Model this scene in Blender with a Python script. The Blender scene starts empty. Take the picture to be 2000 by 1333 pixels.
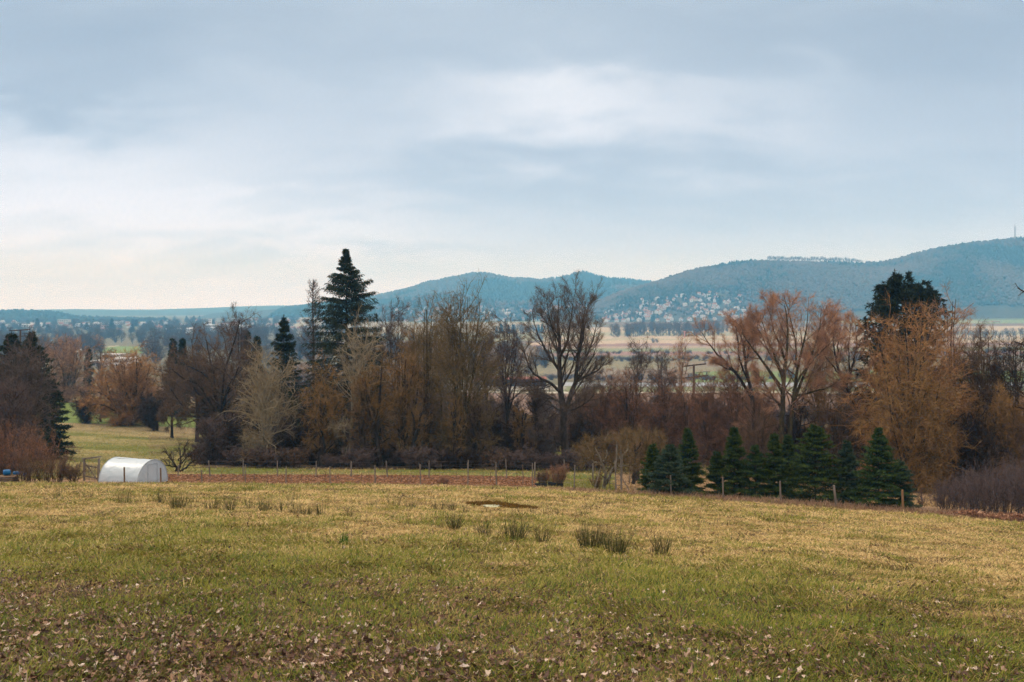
import bpy, math
import numpy as np
from math import radians, pi

F = 1944.0          # focal length in photo pixels (35 mm lens on a full frame)
HZ = 590.0          # photo row of the true horizon
EYE = 1.65
scene = bpy.context.scene
col = scene.collection

# ------------------------------------------------------------------ camera, sky, sun, exposure
cam_d = bpy.data.cameras.new("camera")
cam = bpy.data.objects.new("camera", cam_d); col.objects.link(cam)
cam_d.lens = 35.0; cam_d.sensor_width = 36.0
cam_d.shift_y = -(666.5 - HZ) / 2000.0
cam_d.clip_start = 0.1; cam_d.clip_end = 20000
cam.location = (0, 0, EYE); cam.rotation_euler = (radians(90), 0, 0)
scene.camera = cam
scene.view_settings.view_transform = 'Standard'
scene.view_settings.look = 'None'
scene.view_settings.exposure = 0.2
scene.view_settings.gamma = 1.0
scene.cycles.max_bounces = 5
scene.cycles.diffuse_bounces = 3
scene.cycles.volume_bounces = 1
scene.cycles.use_denoising = True
scene.cycles.denoising_prefilter = 'FAST'

SUN_EL, SUN_AZ = 48.0, -62.0      # azimuth measured from the view direction, negative = left
sun_d = bpy.data.lights.new("sun", 'SUN'); sun_d.energy = 1.5; sun_d.angle = radians(12)
sun_d.color = (1.0, 0.90, 0.75)
sun = bpy.data.objects.new("sun", sun_d); col.objects.link(sun)
sun.rotation_euler = (radians(90 - SUN_EL), 0, radians(-SUN_AZ) + pi)
# sun points from its position towards the scene: azimuth -62 deg = front left
sun.rotation_euler = (radians(90 - SUN_EL), 0, pi - radians(SUN_AZ))

world = bpy.data.worlds.new("World"); scene.world = world
world.use_nodes = True


ZENITH, HORIZON = 2.7, 0.22


def build_sky():
    nt = world.node_tree; N = nt.nodes; L = nt.links; N.clear()
    out = N.new('ShaderNodeOutputWorld'); bg = N.new('ShaderNodeBackground')
    bg.inputs['Strength'].default_value = 0.1
    L.new(bg.outputs[0], out.inputs[0])
    sky = N.new('ShaderNodeTexSky'); sky.sky_type = 'NISHITA'; sky.sun_disc = False
    sky.sun_elevation = radians(SUN_EL); sky.sun_rotation = radians(SUN_AZ)
    tc = N.new('ShaderNodeTexCoord')
    sep = N.new('ShaderNodeSeparateXYZ'); L.new(tc.outputs['Generated'], sep.inputs[0])

    def math_(op, a, b=None, c=None, clamp=False):
        n = N.new('ShaderNodeMath'); n.operation = op; n.use_clamp = clamp
        for i, v in enumerate((a, b, c)):
            if v is None: continue
            if isinstance(v, (int, float)): n.inputs[i].default_value = v
            else: L.new(v, n.inputs[i])
        return n.outputs[0]

    zc = math_('MAXIMUM', sep.outputs[2], 0.0)
    den = math_('ADD', zc, 0.27)
    comb = N.new('ShaderNodeCombineXYZ')
    L.new(math_('DIVIDE', sep.outputs[0], den), comb.inputs[0])
    L.new(math_('DIVIDE', sep.outputs[1], den), comb.inputs[1])

    def noise(scale, detail, rough, off, sx=1.0, sy=1.0, dist=0.0):
        mp = N.new('ShaderNodeMapping'); L.new(comb.outputs[0], mp.inputs[0])
        mp.inputs['Location'].default_value = off
        mp.inputs['Scale'].default_value = (sx, sy, 1)
        n = N.new('ShaderNodeTexNoise'); L.new(mp.outputs[0], n.inputs['Vector'])
        n.inputs['Scale'].default_value = scale; n.inputs['Detail'].default_value = detail
        n.inputs['Roughness'].default_value = rough; n.inputs['Distortion'].default_value = dist
        return n.outputs[0]
    n1 = noise(1.5, 6, .52, (3.1, 1.7, 0), .8, 1.25, .3)
    n2 = noise(4.6, 6, .55, (7.7, 4.2, 0), .7, 1.3, .5)
    # clouds in fixed directions of the sky, plus vignette darkening painted into the top corners: (photo column, photo row, width, height, amount)
    blobs = [(1000, 185, 320, 75, .22), (1080, 175, 110, 40, .07), (1250, 220, 260, 60, .10), (1560, 170, 130, 60, .07),
             (450, 170, 120, 70, .06), (120, 370, 420, 110, .30), (560, 430, 300, 45, .16),
             (40, 185, 170, 50, -.15), (350, 90, 380, 70, -.03), (1850, 60, 400, 130, -.07),
             (1150, 50, 520, 60, -.05), (700, 370, 330, 40, -.06), (1450, 385, 600, 60, -.09),
             (1900, 250, 180, 120, -.02), (0, 0, 420, 130, -.16), (2000, 0, 420, 150, -.12), (250, 180, 150, 80, -.05),
             (1350, 130, 140, 40, -.05)]
    az = math_('DIVIDE', sep.outputs[0], math_('MAXIMUM', sep.outputs[1], 0.05))
    el = math_('DIVIDE', sep.outputs[2], math_('MAXIMUM', sep.outputs[1], 0.05))
    warp = math_('MULTIPLY', math_('SUBTRACT', n2, .5), .16)
    azw = math_('ADD', az, math_('MULTIPLY', math_('SUBTRACT', n1, .5), .35))
    elw = math_('ADD', el, warp)
    acc = None
    for (px, py, w, h, a) in blobs:
        dx = math_('DIVIDE', math_('SUBTRACT', azw, (px - 1000) / F), w / F)
        dy = math_('DIVIDE', math_('SUBTRACT', elw, (HZ - py) / F), h / F)
        r2 = math_('ADD', math_('MULTIPLY', dx, dx), math_('MULTIPLY', dy, dy))
        g = math_('MULTIPLY', math_('EXPONENT', math_('MULTIPLY', r2, -0.7)), a)
        acc = g if acc is None else math_('ADD', acc, g)
    front = math_('GREATER_THAN', sep.outputs[1], 0.05)
    acc = math_('MULTIPLY', acc, front)
    v = math_('ADD', math_('MULTIPLY', math_('SUBTRACT', n1, .5), .30), math_('MULTIPLY', math_('SUBTRACT', n2, .5), .14))
    v = math_('ADD', v, acc)
    # brightening towards the horizon
    hz = math_('EXPONENT', math_('MULTIPLY', zc, -13.0))
    v = math_('ADD', v, math_('MULTIPLY', hz, .42))
    v = math_('ADD', v, .30, clamp=True)
    ramp = N.new('ShaderNodeValToRGB'); L.new(v, ramp.inputs[0])
    e = ramp.color_ramp.elements
    e[0].position = 0.0; e[0].color = (.27, .35, .435, 1)
    e[1].position = 1.0; e[1].color = (.93, .93, .955, 1)
    m = e.new(.35); m.color = (.475, .55, .615, 1)
    m = e.new(.65); m.color = (.745, .78, .805, 1)
    up = N.new('ShaderNodeVectorMath'); up.operation = 'SCALE'; L.new(ramp.outputs[0], up.inputs[0])
    up.inputs['Scale'].default_value = 10.0
    mix = N.new('ShaderNodeMixRGB'); mix.inputs[0].default_value = .93
    L.new(sky.outputs[0], mix.inputs[1]); L.new(up.outputs[0], mix.inputs[2])
    # overcast is brightest overhead; unseen upper sky boosted to light ground and haze
    sm = N.new('ShaderNodeMapRange'); sm.interpolation_type = 'SMOOTHSTEP'; L.new(sep.outputs[2], sm.inputs[0])
    sm.inputs['From Min'].default_value = .32; sm.inputs['From Max'].default_value = .75; sm.inputs['To Min'].default_value = 1.0; sm.inputs['To Max'].default_value = ZENITH
    hm = math_('ADD', math_('MULTIPLY', math_('EXPONENT', math_('MULTIPLY', zc, -22.0)), HORIZON), sm.outputs[0])
    fin = N.new('ShaderNodeVectorMath'); fin.operation = 'SCALE'; L.new(mix.outputs[0], fin.inputs[0]); L.new(hm, fin.inputs['Scale'])
    hc = N.new('ShaderNodeMixRGB'); hc.blend_type = 'MULTIPLY'; L.new(fin.outputs[0], hc.inputs[1]); hc.inputs[2].default_value = (.91, .955, 1.22, 1)
    L.new(math_('EXPONENT', math_('MULTIPLY', zc, -6.0)), hc.inputs[0]); fin = hc
    # warm tint added to the unseen upper sky to warm ground and trees
    wt = N.new('ShaderNodeMixRGB'); wt.blend_type = 'MULTIPLY'; L.new(fin.outputs[0], wt.inputs[1]); wt.inputs[2].default_value = (1.32, 1.0, .76, 1)
    wf = N.new('ShaderNodeMapRange'); L.new(sep.outputs[2], wf.inputs[0]); wf.inputs['From Min'].default_value = .32; wf.inputs['From Max'].default_value = .7; L.new(wf.outputs[0], wt.inputs[0])
    L.new(wt.outputs[0], bg.inputs['Color'])
    world.cycles.sampling_method = 'MANUAL'; world.cycles.sample_map_resolution = 512


build_sky()

# ------------------------------------------------------------------ helpers
rng = np.random.default_rng(7)


def hash2(ix, iy, seed):
    h = (ix.astype(np.int64) * 374761393 + iy.astype(np.int64) * 668265263 + seed * 1442695041) & 0xffffffff
    h = ((h ^ (h >> 13)) * 1274126177) & 0xffffffff
    return ((h ^ (h >> 16)) & 0xffff) / 65535.0


def vnoise(x, y, seed=0):
    ix = np.floor(x); iy = np.floor(y); fx = x - ix; fy = y - iy
    fx = fx * fx * (3 - 2 * fx); fy = fy * fy * (3 - 2 * fy)
    a = hash2(ix, iy, seed); b = hash2(ix + 1, iy, seed); c = hash2(ix, iy + 1, seed); d = hash2(ix + 1, iy + 1, seed)
    return (a * (1 - fx) + b * fx) * (1 - fy) + (c * (1 - fx) + d * fx) * fy


def fbm(x, y, seed=0, oct=4):
    v = 0; a = .5; t = 0
    for o in range(oct):
        v = v + a * vnoise(x * 2 ** o + 17.3 * o, y * 2 ** o + 9.1 * o, seed + o); t += a; a *= .5
    return v / t


def sstep(a, b, x):
    t = np.clip((x - a) / (b - a), 0, 1); return t * t * (3 - 2 * t)


def mesh_obj(name, V, T=None, Q=None, mats=(), parent=None, attrs=None, midx=None, smooth=False, cols=None):
    """one mesh object from vertex array V, triangle array T and quad array Q"""
    me = bpy.data.meshes.new(name)
    V = np.asarray(V, dtype=np.float32)
    nt = 0 if T is None else len(T); nq = 0 if Q is None else len(Q)
    me.vertices.add(len(V)); me.vertices.foreach_set('co', V.ravel())
    parts = []
    if nt: parts.append(np.asarray(T, np.int32).ravel())
    if nq: parts.append(np.asarray(Q, np.int32).ravel())
    li = np.concatenate(parts)
    me.loops.add(len(li)); me.loops.foreach_set('vertex_index', li)
    ls = np.concatenate([np.arange(nt) * 3, nt * 3 + np.arange(nq) * 4]).astype(np.int32)
    me.polygons.add(nt + nq); me.polygons.foreach_set('loop_start', ls)
    if midx is not None: me.polygons.foreach_set('material_index', np.asarray(midx, np.int32))
    if smooth: me.polygons.foreach_set('use_smooth', np.ones(nt + nq, bool))
    for m in mats: me.materials.append(m)
    me.update(calc_edges=True)
    for k, a in (attrs or {}).items():
        at = me.attributes.new(k, 'FLOAT', 'POINT'); at.data.foreach_set('value', np.asarray(a, np.float32))
    for k, a in (cols or {}).items():
        at = me.attributes.new(k, 'FLOAT_COLOR', 'POINT')
        a = np.asarray(a, np.float32); a = np.concatenate([a, np.ones((len(a), 1), np.float32)], 1)
        at.data.foreach_set('color', a.ravel())
    o = bpy.data.objects.new(name, me); col.objects.link(o)
    if parent is not None: o.parent = parent
    return o


def tag(o, label=None, cat=None, group=None, kind=None):
    if label: o['label'] = label
    if cat: o['category'] = cat
    if group: o['group'] = group
    if kind: o['kind'] = kind
    return o


def empty(name, loc, rz=0.0, scale=None):
    o = bpy.data.objects.new(name, None); o.location = loc; o.rotation_euler = (0, 0, rz)
    if scale: o.scale = scale
    o.empty_display_size = .2
    col.objects.link(o); return o


def copy_tree(o, parent=None):
    c = o.copy(); col.objects.link(c)
    if parent is not None: c.parent = parent
    for ch in list(o.children): copy_tree(ch, c)
    return c


class MB:
    """collects simple shapes into one mesh"""
    def __init__(s): s.v = []; s.f = []; s.m = []; s.n = 0
    def add(s, V, Fs, mi=0):
        V = np.asarray(V, float); s.v.append(V)
        for f in Fs: s.f.append([i + s.n for i in f]); s.m.append(mi)
        s.n += len(V)
    def box(s, c, d, rz=0, rx=0, ry=0, mi=0, taper=1.0):
        x, y, z = [k / 2 for k in d]
        V = np.array([[-x, -y, -z], [x, -y, -z], [x, y, -z], [-x, y, -z], [-x * taper, -y * taper, z], [x * taper, -y * taper, z], [x * taper, y * taper, z], [-x * taper, y * taper, z]])
        V = V @ rot(rx, ry, rz).T + np.array(c)
        s.add(V, [(0, 3, 2, 1), (4, 5, 6, 7), (0, 1, 5, 4), (1, 2, 6, 5), (2, 3, 7, 6), (3, 0, 4, 7)], mi)
    def cyl(s, p0, p1, r0, r1=None, n=8, mi=0):
        r1 = r0 if r1 is None else r1
        p0 = np.array(p0, float); p1 = np.array(p1, float); d = p1 - p0; d = d / np.linalg.norm(d)
        a = np.cross(d, [0, 0, 1.0]);
        if np.linalg.norm(a) < 1e-3: a = np.cross(d, [0, 1.0, 0])
        a /= np.linalg.norm(a); b = np.cross(d, a)
        t = np.arange(n) * 2 * pi / n
        ring = np.cos(t)[:, None] * a + np.sin(t)[:, None] * b
        V = np.concatenate([p0 + ring * r0, p1 + ring * r1])
        fs = [(i, (i + 1) % n, n + (i + 1) % n, n + i) for i in range(n)]
        fs += [tuple(range(n))[::-1], tuple(range(n, 2 * n))]
        s.add(V, fs, mi)
    def build(s, name, mats, parent=None, smooth=False):
        me = bpy.data.meshes.new(name)
        me.from_pydata(np.concatenate(s.v).tolist(), [], s.f)
        if not isinstance(mats, (list, tuple)): mats = [mats]
        for m in mats: me.materials.append(m)
        me.polygons.foreach_set('material_index', s.m)
        if smooth: me.polygons.foreach_set('use_smooth', [True] * len(s.f))
        o = bpy.data.objects.new(name, me); col.objects.link(o)
        if parent is not None: o.parent = parent
        return o


def rot(rx, ry, rz):
    cx, sx, cy, sy, cz, sz = math.cos(rx), math.sin(rx), math.cos(ry), math.sin(ry), math.cos(rz), math.sin(rz)
    X = np.array([[1, 0, 0], [0, cx, -sx], [0, sx, cx]]); Y = np.array([[cy, 0, sy], [0, 1, 0], [-sy, 0, cy]]); Z = np.array([[cz, -sz, 0], [sz, cz, 0], [0, 0, 1]])
    return Z @ Y @ X


# ------------------------------------------------------------------ materials
def mat_base(name, rough=.9, spec=.2):
    m = bpy.data.materials.new(name); m.use_nodes = True
    nt = m.node_tree; b = nt.nodes['Principled BSDF']
    b.inputs['Roughness'].default_value = rough
    b.inputs['Specular IOR Level'].default_value = spec
    return m, nt, b


def mat_noise(name, c0, c1, scale=4.0, rough=.9, spec=.15, detail=4, coord='Object', bump=0.0, stretch=(1, 1, 1), rnd=0.0):
    """two colours mixed by noise; rnd adds per-object brightness variation"""
    m, nt, b = mat_base(name, rough, spec)
    N, L = nt.nodes, nt.links
    tc = N.new('ShaderNodeTexCoord'); mp = N.new('ShaderNodeMapping'); mp.inputs['Scale'].default_value = stretch
    L.new(tc.outputs[coord], mp.inputs[0])
    n = N.new('ShaderNodeTexNoise'); n.inputs['Scale'].default_value = scale; n.inputs['Detail'].default_value = detail
    n.inputs['Roughness'].default_value = .6
    L.new(mp.outputs[0], n.inputs['Vector'])
    r = N.new('ShaderNodeValToRGB'); L.new(n.outputs[0], r.inputs[0])
    r.color_ramp.elements[0].position = .35; r.color_ramp.elements[0].color = (*c0, 1)
    r.color_ramp.elements[1].position = .65; r.color_ramp.elements[1].color = (*c1, 1)
    src = r.outputs[0]
    if rnd:
        oi = N.new('ShaderNodeObjectInfo'); mr = N.new('ShaderNodeMapRange')
        mr.inputs['To Min'].default_value = 1 - rnd; mr.inputs['To Max'].default_value = 1 + rnd
        L.new(oi.outputs['Random'], mr.inputs[0])
        vm = N.new('ShaderNodeVectorMath'); vm.operation = 'SCALE'
        L.new(src, vm.inputs[0]); L.new(mr.outputs[0], vm.inputs['Scale']); src = vm.outputs[0]
    L.new(src, b.inputs['Base Color'])
    if bump:
        bp = N.new('ShaderNodeBump'); bp.inputs['Strength'].default_value = bump; L.new(n.outputs[0], bp.inputs['Height']); L.new(bp.outputs[0], b.inputs['Normal'])
    return m


def mat_ramp(name, stops, attr='v', rough=.85, spec=.15, trans=0.0):
    """colour looked up from a per-vertex value"""
    m, nt, b = mat_base(name, rough, spec)
    N, L = nt.nodes, nt.links
    a = N.new('ShaderNodeAttribute'); a.attribute_name = attr
    r = N.new('ShaderNodeValToRGB'); L.new(a.outputs['Fac'], r.inputs[0])
    e = r.color_ramp.elements
    e[0].position, e[0].color = stops[0][0], (*stops[0][1], 1)
    e[1].position, e[1].color = stops[-1][0], (*stops[-1][1], 1)
    for p, c in stops[1:-1]:
        q = e.new(p); q.color = (*c, 1)
    L.new(r.outputs[0], b.inputs['Base Color'])
    if trans:
        out = N['Material Output']; t = N.new('ShaderNodeBsdfTranslucent'); mx = N.new('ShaderNodeMixShader')
        mx.inputs[0].default_value = trans
        L.new(r.outputs[0], t.inputs[0]); L.new(b.outputs[0], mx.inputs[1]); L.new(t.outputs[0], mx.inputs[2]); L.new(mx.outputs[0], out.inputs[0])
    return m


# ------------------------------------------------------------------ terrain
PXC = np.array([-1600, -400, 0, 130, 380, 700, 1000, 1200, 1400, 1600, 1800, 2000, 2400, 3600], float)
ROWS = [
    (50,  [957, 956, 955, 953, 954, 956, 958, 962, 972, 982, 993, 1005, 1018, 1045, 1060][0:0] or [956, 955, 955, 953, 954, 956, 962, 972, 983, 994, 1006, 1019, 1045, 1060]),
    (62,  [942, 942, 941, 941, 943, 944, 946, 955, 964, 973, 982, 992, 1010, 1020]),
    (72,  [930, 928, 926, 925, 925, 926, 928, 938, 945, 952, 960, 968, 985, 995]),
    (80,  [914, 912, 911, 911, 915, 918, 920, 925, 931, 938, 944, 950, 965, 975]),
    (100, [884, 881, 879, 881, 890, 897, 900, 903, 908, 912, 918, 925, 940, 945]),
    (130, [852, 848, 846, 845, 856, 868, 872, 878, 882, 888, 894, 900, 910, 915]),
    (150, [835, 832, 830, 829, 838, 852, 858, 862, 866, 870, 876, 880, 890, 895]),
    (200, [802, 800, 798, 792, 810, 828, 835, 838, 842, 846, 850, 852, 860, 862]),
    (300, [770, 768, 766, 763, 773, 795, 800, 803, 806, 808, 810, 812, 820, 822]),
    (520, [728, 728, 728, 727, 734, 758, 768, 768, 768, 768, 768, 768, 770, 770]),
    (700, [703, 703, 702, 702, 707, 725, 733, 734, 734, 733, 733, 733, 735, 735]),
    (1000, [681, 681, 680, 680, 683, 690, 692, 692, 692, 692, 692, 690, 690, 690]),
    (1400, [660, 660, 660, 660, 660, 662, 662, 662, 662, 662, 660, 658, 656, 655]),
    (2000, [642, 642, 642, 642, 642, 642, 641, 640, 640, 638, 636, 634, 632, 630]),
    (2600, [632, 632, 632, 632, 631, 629, 628, 627, 626, 624, 620, 618, 616, 614]),
    (3500, [625, 625, 625, 624, 623, 620, 618, 616, 614, 613, 612, 611, 610, 610]),
    (5000, [617, 617, 617, 617, 616, 614, 613, 612, 611, 610, 609, 608, 607, 607]),
    (6400, [613, 613, 613, 613, 612, 611, 610, 609, 608, 607, 606, 606, 605, 605]),
]
_dr = np.array([0.0] + [r[0] for r in ROWS])
_zr = np.array([[-1.65] * len(PXC)] + [[-(p - HZ) / F * d for p in r] for d, r in ROWS])
_S = np.linspace(0, math.asinh(6400 / 20.0), 260)
_DD = 20 * np.sinh(_S)
_PX = np.linspace(-1600, 3600, 209)
_t = np.array([[np.interp(D, _dr, _zr[:, j]) for j in range(len(PXC))] for D in _DD])
_t = np.array([np.interp(_PX, PXC, row) for row in _t])
_k = np.array([1, 2, 3, 2, 1]) / 9.0
for _ in range(2):
    p = np.pad(_t, ((2, 2), (2, 2)), mode='edge')
    p[0] = 2 * _t[0] - _t[2][0] if False else p[0]
    q = sum(_k[i] * p[i:i + _t.shape[0], :] for i in range(5))
    q = sum(_k[i] * q[:, i:i + _t.shape[1]] for i in range(5))
    w = sstep(.02, .12, _S / _S[-1])[:, None]
    _t = _t * (1 - w) + q * w


def ground(x, y):
    """world height of the ground"""
    x = np.asarray(x, float); y = np.asarray(y, float)
    yy = np.maximum(y, 4.0)
    px = np.clip(x / yy * F + 1000, -1599, 3599)
    s = np.arcsinh(np.clip(y, 0, 6399) / 20.0)
    i = np.clip(s / _S[-1] * (len(_S) - 1), 0, len(_S) - 1.001); i0 = i.astype(int); fi = i - i0
    j = np.clip((px + 1600) / 5200 * (len(_PX) - 1), 0, len(_PX) - 1.001); j0 = j.astype(int); fj = j - j0
    z = (_t[i0, j0] * (1 - fj) + _t[i0, j0 + 1] * fj) * (1 - fi) + (_t[i0 + 1, j0] * (1 - fj) + _t[i0 + 1, j0 + 1] * fj) * fi
    z = z + np.where(y < 0, -.155 * y, 0)
    near = 1 - sstep(46, 58, y)
    z = z + near * ((fbm(x * .5, y * .5, 5, 3) - .5) * .16 + (fbm(x * 2.2, y * 2.2, 9, 3) - .5) * .07)
    far = sstep(90, 200, y)
    z = z + far * (fbm(x * .03, y * .03, 15, 3) - .5) * 1.2
    return z + EYE


def at(px, d):
    x = (px - 1000) / F * d
    return np.array([x, d, float(ground(x, d))])


def height_for(px, d, top):
    """metres from the ground at this spot up to photo row TOP"""
    return (HZ - top) / F * d + EYE - at(px, d)[2]


EDGE_PX = np.array([-1600, 0, 700, 1000, 1200, 1400, 1600, 1800, 2000, 3600])
EDGE_D = np.array([57.5, 57.5, 57.5, 57, 55.5, 53.5, 52, 50.5, 48.5, 44])


def edge_d(px): return np.interp(px, EDGE_PX, EDGE_D)


def grass_mask(x, y):
    """0 = dry straw, 1 = fresh green"""
    px = x / np.maximum(y, 3) * F + 1000
    g = fbm(x * .32, y * .32, 21, 4) * .9 + fbm(x * 1.6, y * 1.6, 31, 3) * .45 + (fbm(x * 4.5, y * 4.5, 37, 2) - .5) * .35
    bias = np.interp(y, [5, 9, 14, 18, 22, 30, 40, 50, 60], [.22, .22, .21, .10, -.04, -.14, -.11, -.02, -.10])
    bias = bias + .10 * sstep(900, 200, px) * sstep(14, 24, y) - .13 * sstep(1350, 1900, px) * sstep(10, 14, y) * sstep(30, 18, y)
    return sstep(.56, .98, g + bias)


def field_colour(x, y):
    """base colour of the ground by land use, with foreground darkening painted in"""
    px = x / np.maximum(y, 3) * F + 1000
    n = len(x)
    px = px + sstep(130, 300, y) * (fbm(x * .012, y * .008, 5, 4) - .5) * 110
    C = np.zeros((n, 3))
    def put(mask, c):
        c = np.asarray(c, float); m = np.clip(mask, 0, 1)[:, None]
        C[:] = C * (1 - m) + c * m
    straw = np.array([.34, .25, .10]); green = np.array([.17, .165, .04]); soil = np.array([.16, .065, .025])
    C[:] = straw
    g = grass_mask(x, y)
    put(g * .75, green)
    put(sstep(18, 8, y) * .8, (.07, .062, .022))  # foreground darkening painted in: vignette shade besides real moss and litter
    thatch = sstep(.55, .75, fbm(x * 1.1, y * 1.1, 77, 4))
    put(thatch * .45, (.13, .085, .04))
    ed = edge_d(px)
    # dry margin just behind the mown field
    put(sstep(ed - 1.5, ed + .5, y), (.27, .17, .10))
    beyond = y > ed + 1
    garden = (px > 322) & (px < 1048) & (y > ed + .6) & (y < 70.8 + .6 * np.sin(x * .7))
    put(garden, soil); put(garden & (fbm(x * 2, y * 2, 3, 3) > .55), soil * 1.5)
    strip = (y > 70.8) & (y < 80)
    sg = fbm(x * .15, y * .3, 41, 3)
    put(strip, (.19, .17, .06)); put(strip * sstep(.4, .6, sg), (.12, .14, .04))
    put((px > 1048) & (px < 1200) & beyond & (y < 70), (.14, .13, .05))
    put((px > 1200) & beyond & (y < 80), (.26, .17, .10))
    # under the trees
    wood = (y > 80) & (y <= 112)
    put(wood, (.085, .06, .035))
    # clearing behind the trees, meadow on the left
    put((y > 112) & (y < 175), (.17, .17, .06)); put(((y > 112) & (y < 175)) * sstep(.45, .6, fbm(x * .08, y * .08, 8, 4)) * .7, (.20, .15, .08))
    mead = (px < 385 + 8 * np.sin(y)) & (y > 66) & (y < 152)
    put(mead, (.25, .21, .09)); m2 = sstep(.42, .6, fbm(x * .09, y * .16, 51, 4))
    put(mead * m2, (.14, .145, .04))
    put(mead * sstep(128, 138, y) * .7, (.30, .22, .13))
    bare = mead & (px > 290) & (y > 92) & (y < 140)
    put(bare * sstep(.45, .6, fbm(x * .2, y * .2, 61, 4)) * .6, (.16, .11, .06))
    put((px < 400) & (y >= 152) & (y < 260), (.13, .17, .045))
    put((px < 400) & (y >= 215) & (y < 260), (.25, .20, .10))
    mid = (y >= 175) & (px >= 400) | (y >= 260)
    put(mid, (.16, .11, .07)); put(mid * sstep(.45, .62, fbm(x * .02, y * .01, 71, 4)) * .6, (.12, .12, .05))
    brown = (px > 800) & (y > 260) & (y < 500)
    put(brown, (.20, .125, .085))
    # light farm track and the yard behind it
    q = (px > 780) & (y > 512) & (y < 527)
    put(q, (.50, .46, .38))
    q = (px > 840) & (px < 1100) & (y > 545) & (y < 590); put(q, (.30, .27, .22))
    q = (px > 1100) & (y > 528) & (y < 570); put(q, (.18, .19, .09))
    q = (px > 1090) & (y > 575) & (y < 620); put(q, (.30, .32, .34))
    q = (px > 850) & (y > 640) & (y < 1130)
    put(q, (.20, .15, .10)); put(q * sstep(.4, .6, fbm(x * .012, y * .006, 81, 3)) * .8, (.21, .19, .10))
    # narrow fields across the valley floor
    r = (px > 1060) & (px < 3600)
    row = HZ + (EYE - ground(x, y)) / np.maximum(y, 1) * F + (px - 1300) * .004
    stripes = [(727, 748, (.17, .22, .07)), (698, 706, (.19, .17, .09)), (688, 694, (.26, .16, .13)), (681, 688, (.22, .23, .13)), (677, 681, (.32, .25, .18)), (672, 677, (.25, .16, .13)),
               (666, 672, (.42, .33, .23)), (662, 666, (.34, .30, .19)), (657, 662, (.42, .34, .24)), (650, 657, (.29, .28, .18)), (640, 650, (.38, .31, .21))]
    for (a, b_, c) in stripes:
        rr = row + (fbm(px * .004, 0 * px, 3, 2) - .5) * 3
        put(r & (rr >= a) & (rr < b_) & ((px > 1340) if a == 727 else True), c)
    r = (px > 500) & (px <= 1060) & (y > 1100)
    put(r & (row < 665), (.24, .23, .13)); put(r & (row < 650), (.30, .27, .19))
    r = (px <= 560) & (y > 520)
    put(r, (.12, .12, .08)); put(r * sstep(.45, .6, fbm(x * .006, y * .003, 91, 3)), (.16, .15, .10))
    lawn = (px > 205) & (px < 285) & (y > 860) & (y < 1060); put(lawn, (.17, .24, .07))
    pathm = np.abs((px - 180) - (y - 900) * .22) < 7; put(pathm & (px > 178) & (px < 218) & (y > 880) & (y < 1100), (.42, .36, .28))
    put((px > 1800) & (y > 2080), (.17, .22, .09))
    put((px > 1640) & (px < 1900) & (y > 2080), (.24, .27, .14))
    put((px > 800) & (row < 628), (.10, .12, .06))
    # cloud of fine variation
    C *= (.82 + .36 * fbm(x * .7, y * .7, 99, 3))[:, None]
    return np.clip(C, 0, 1)


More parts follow.
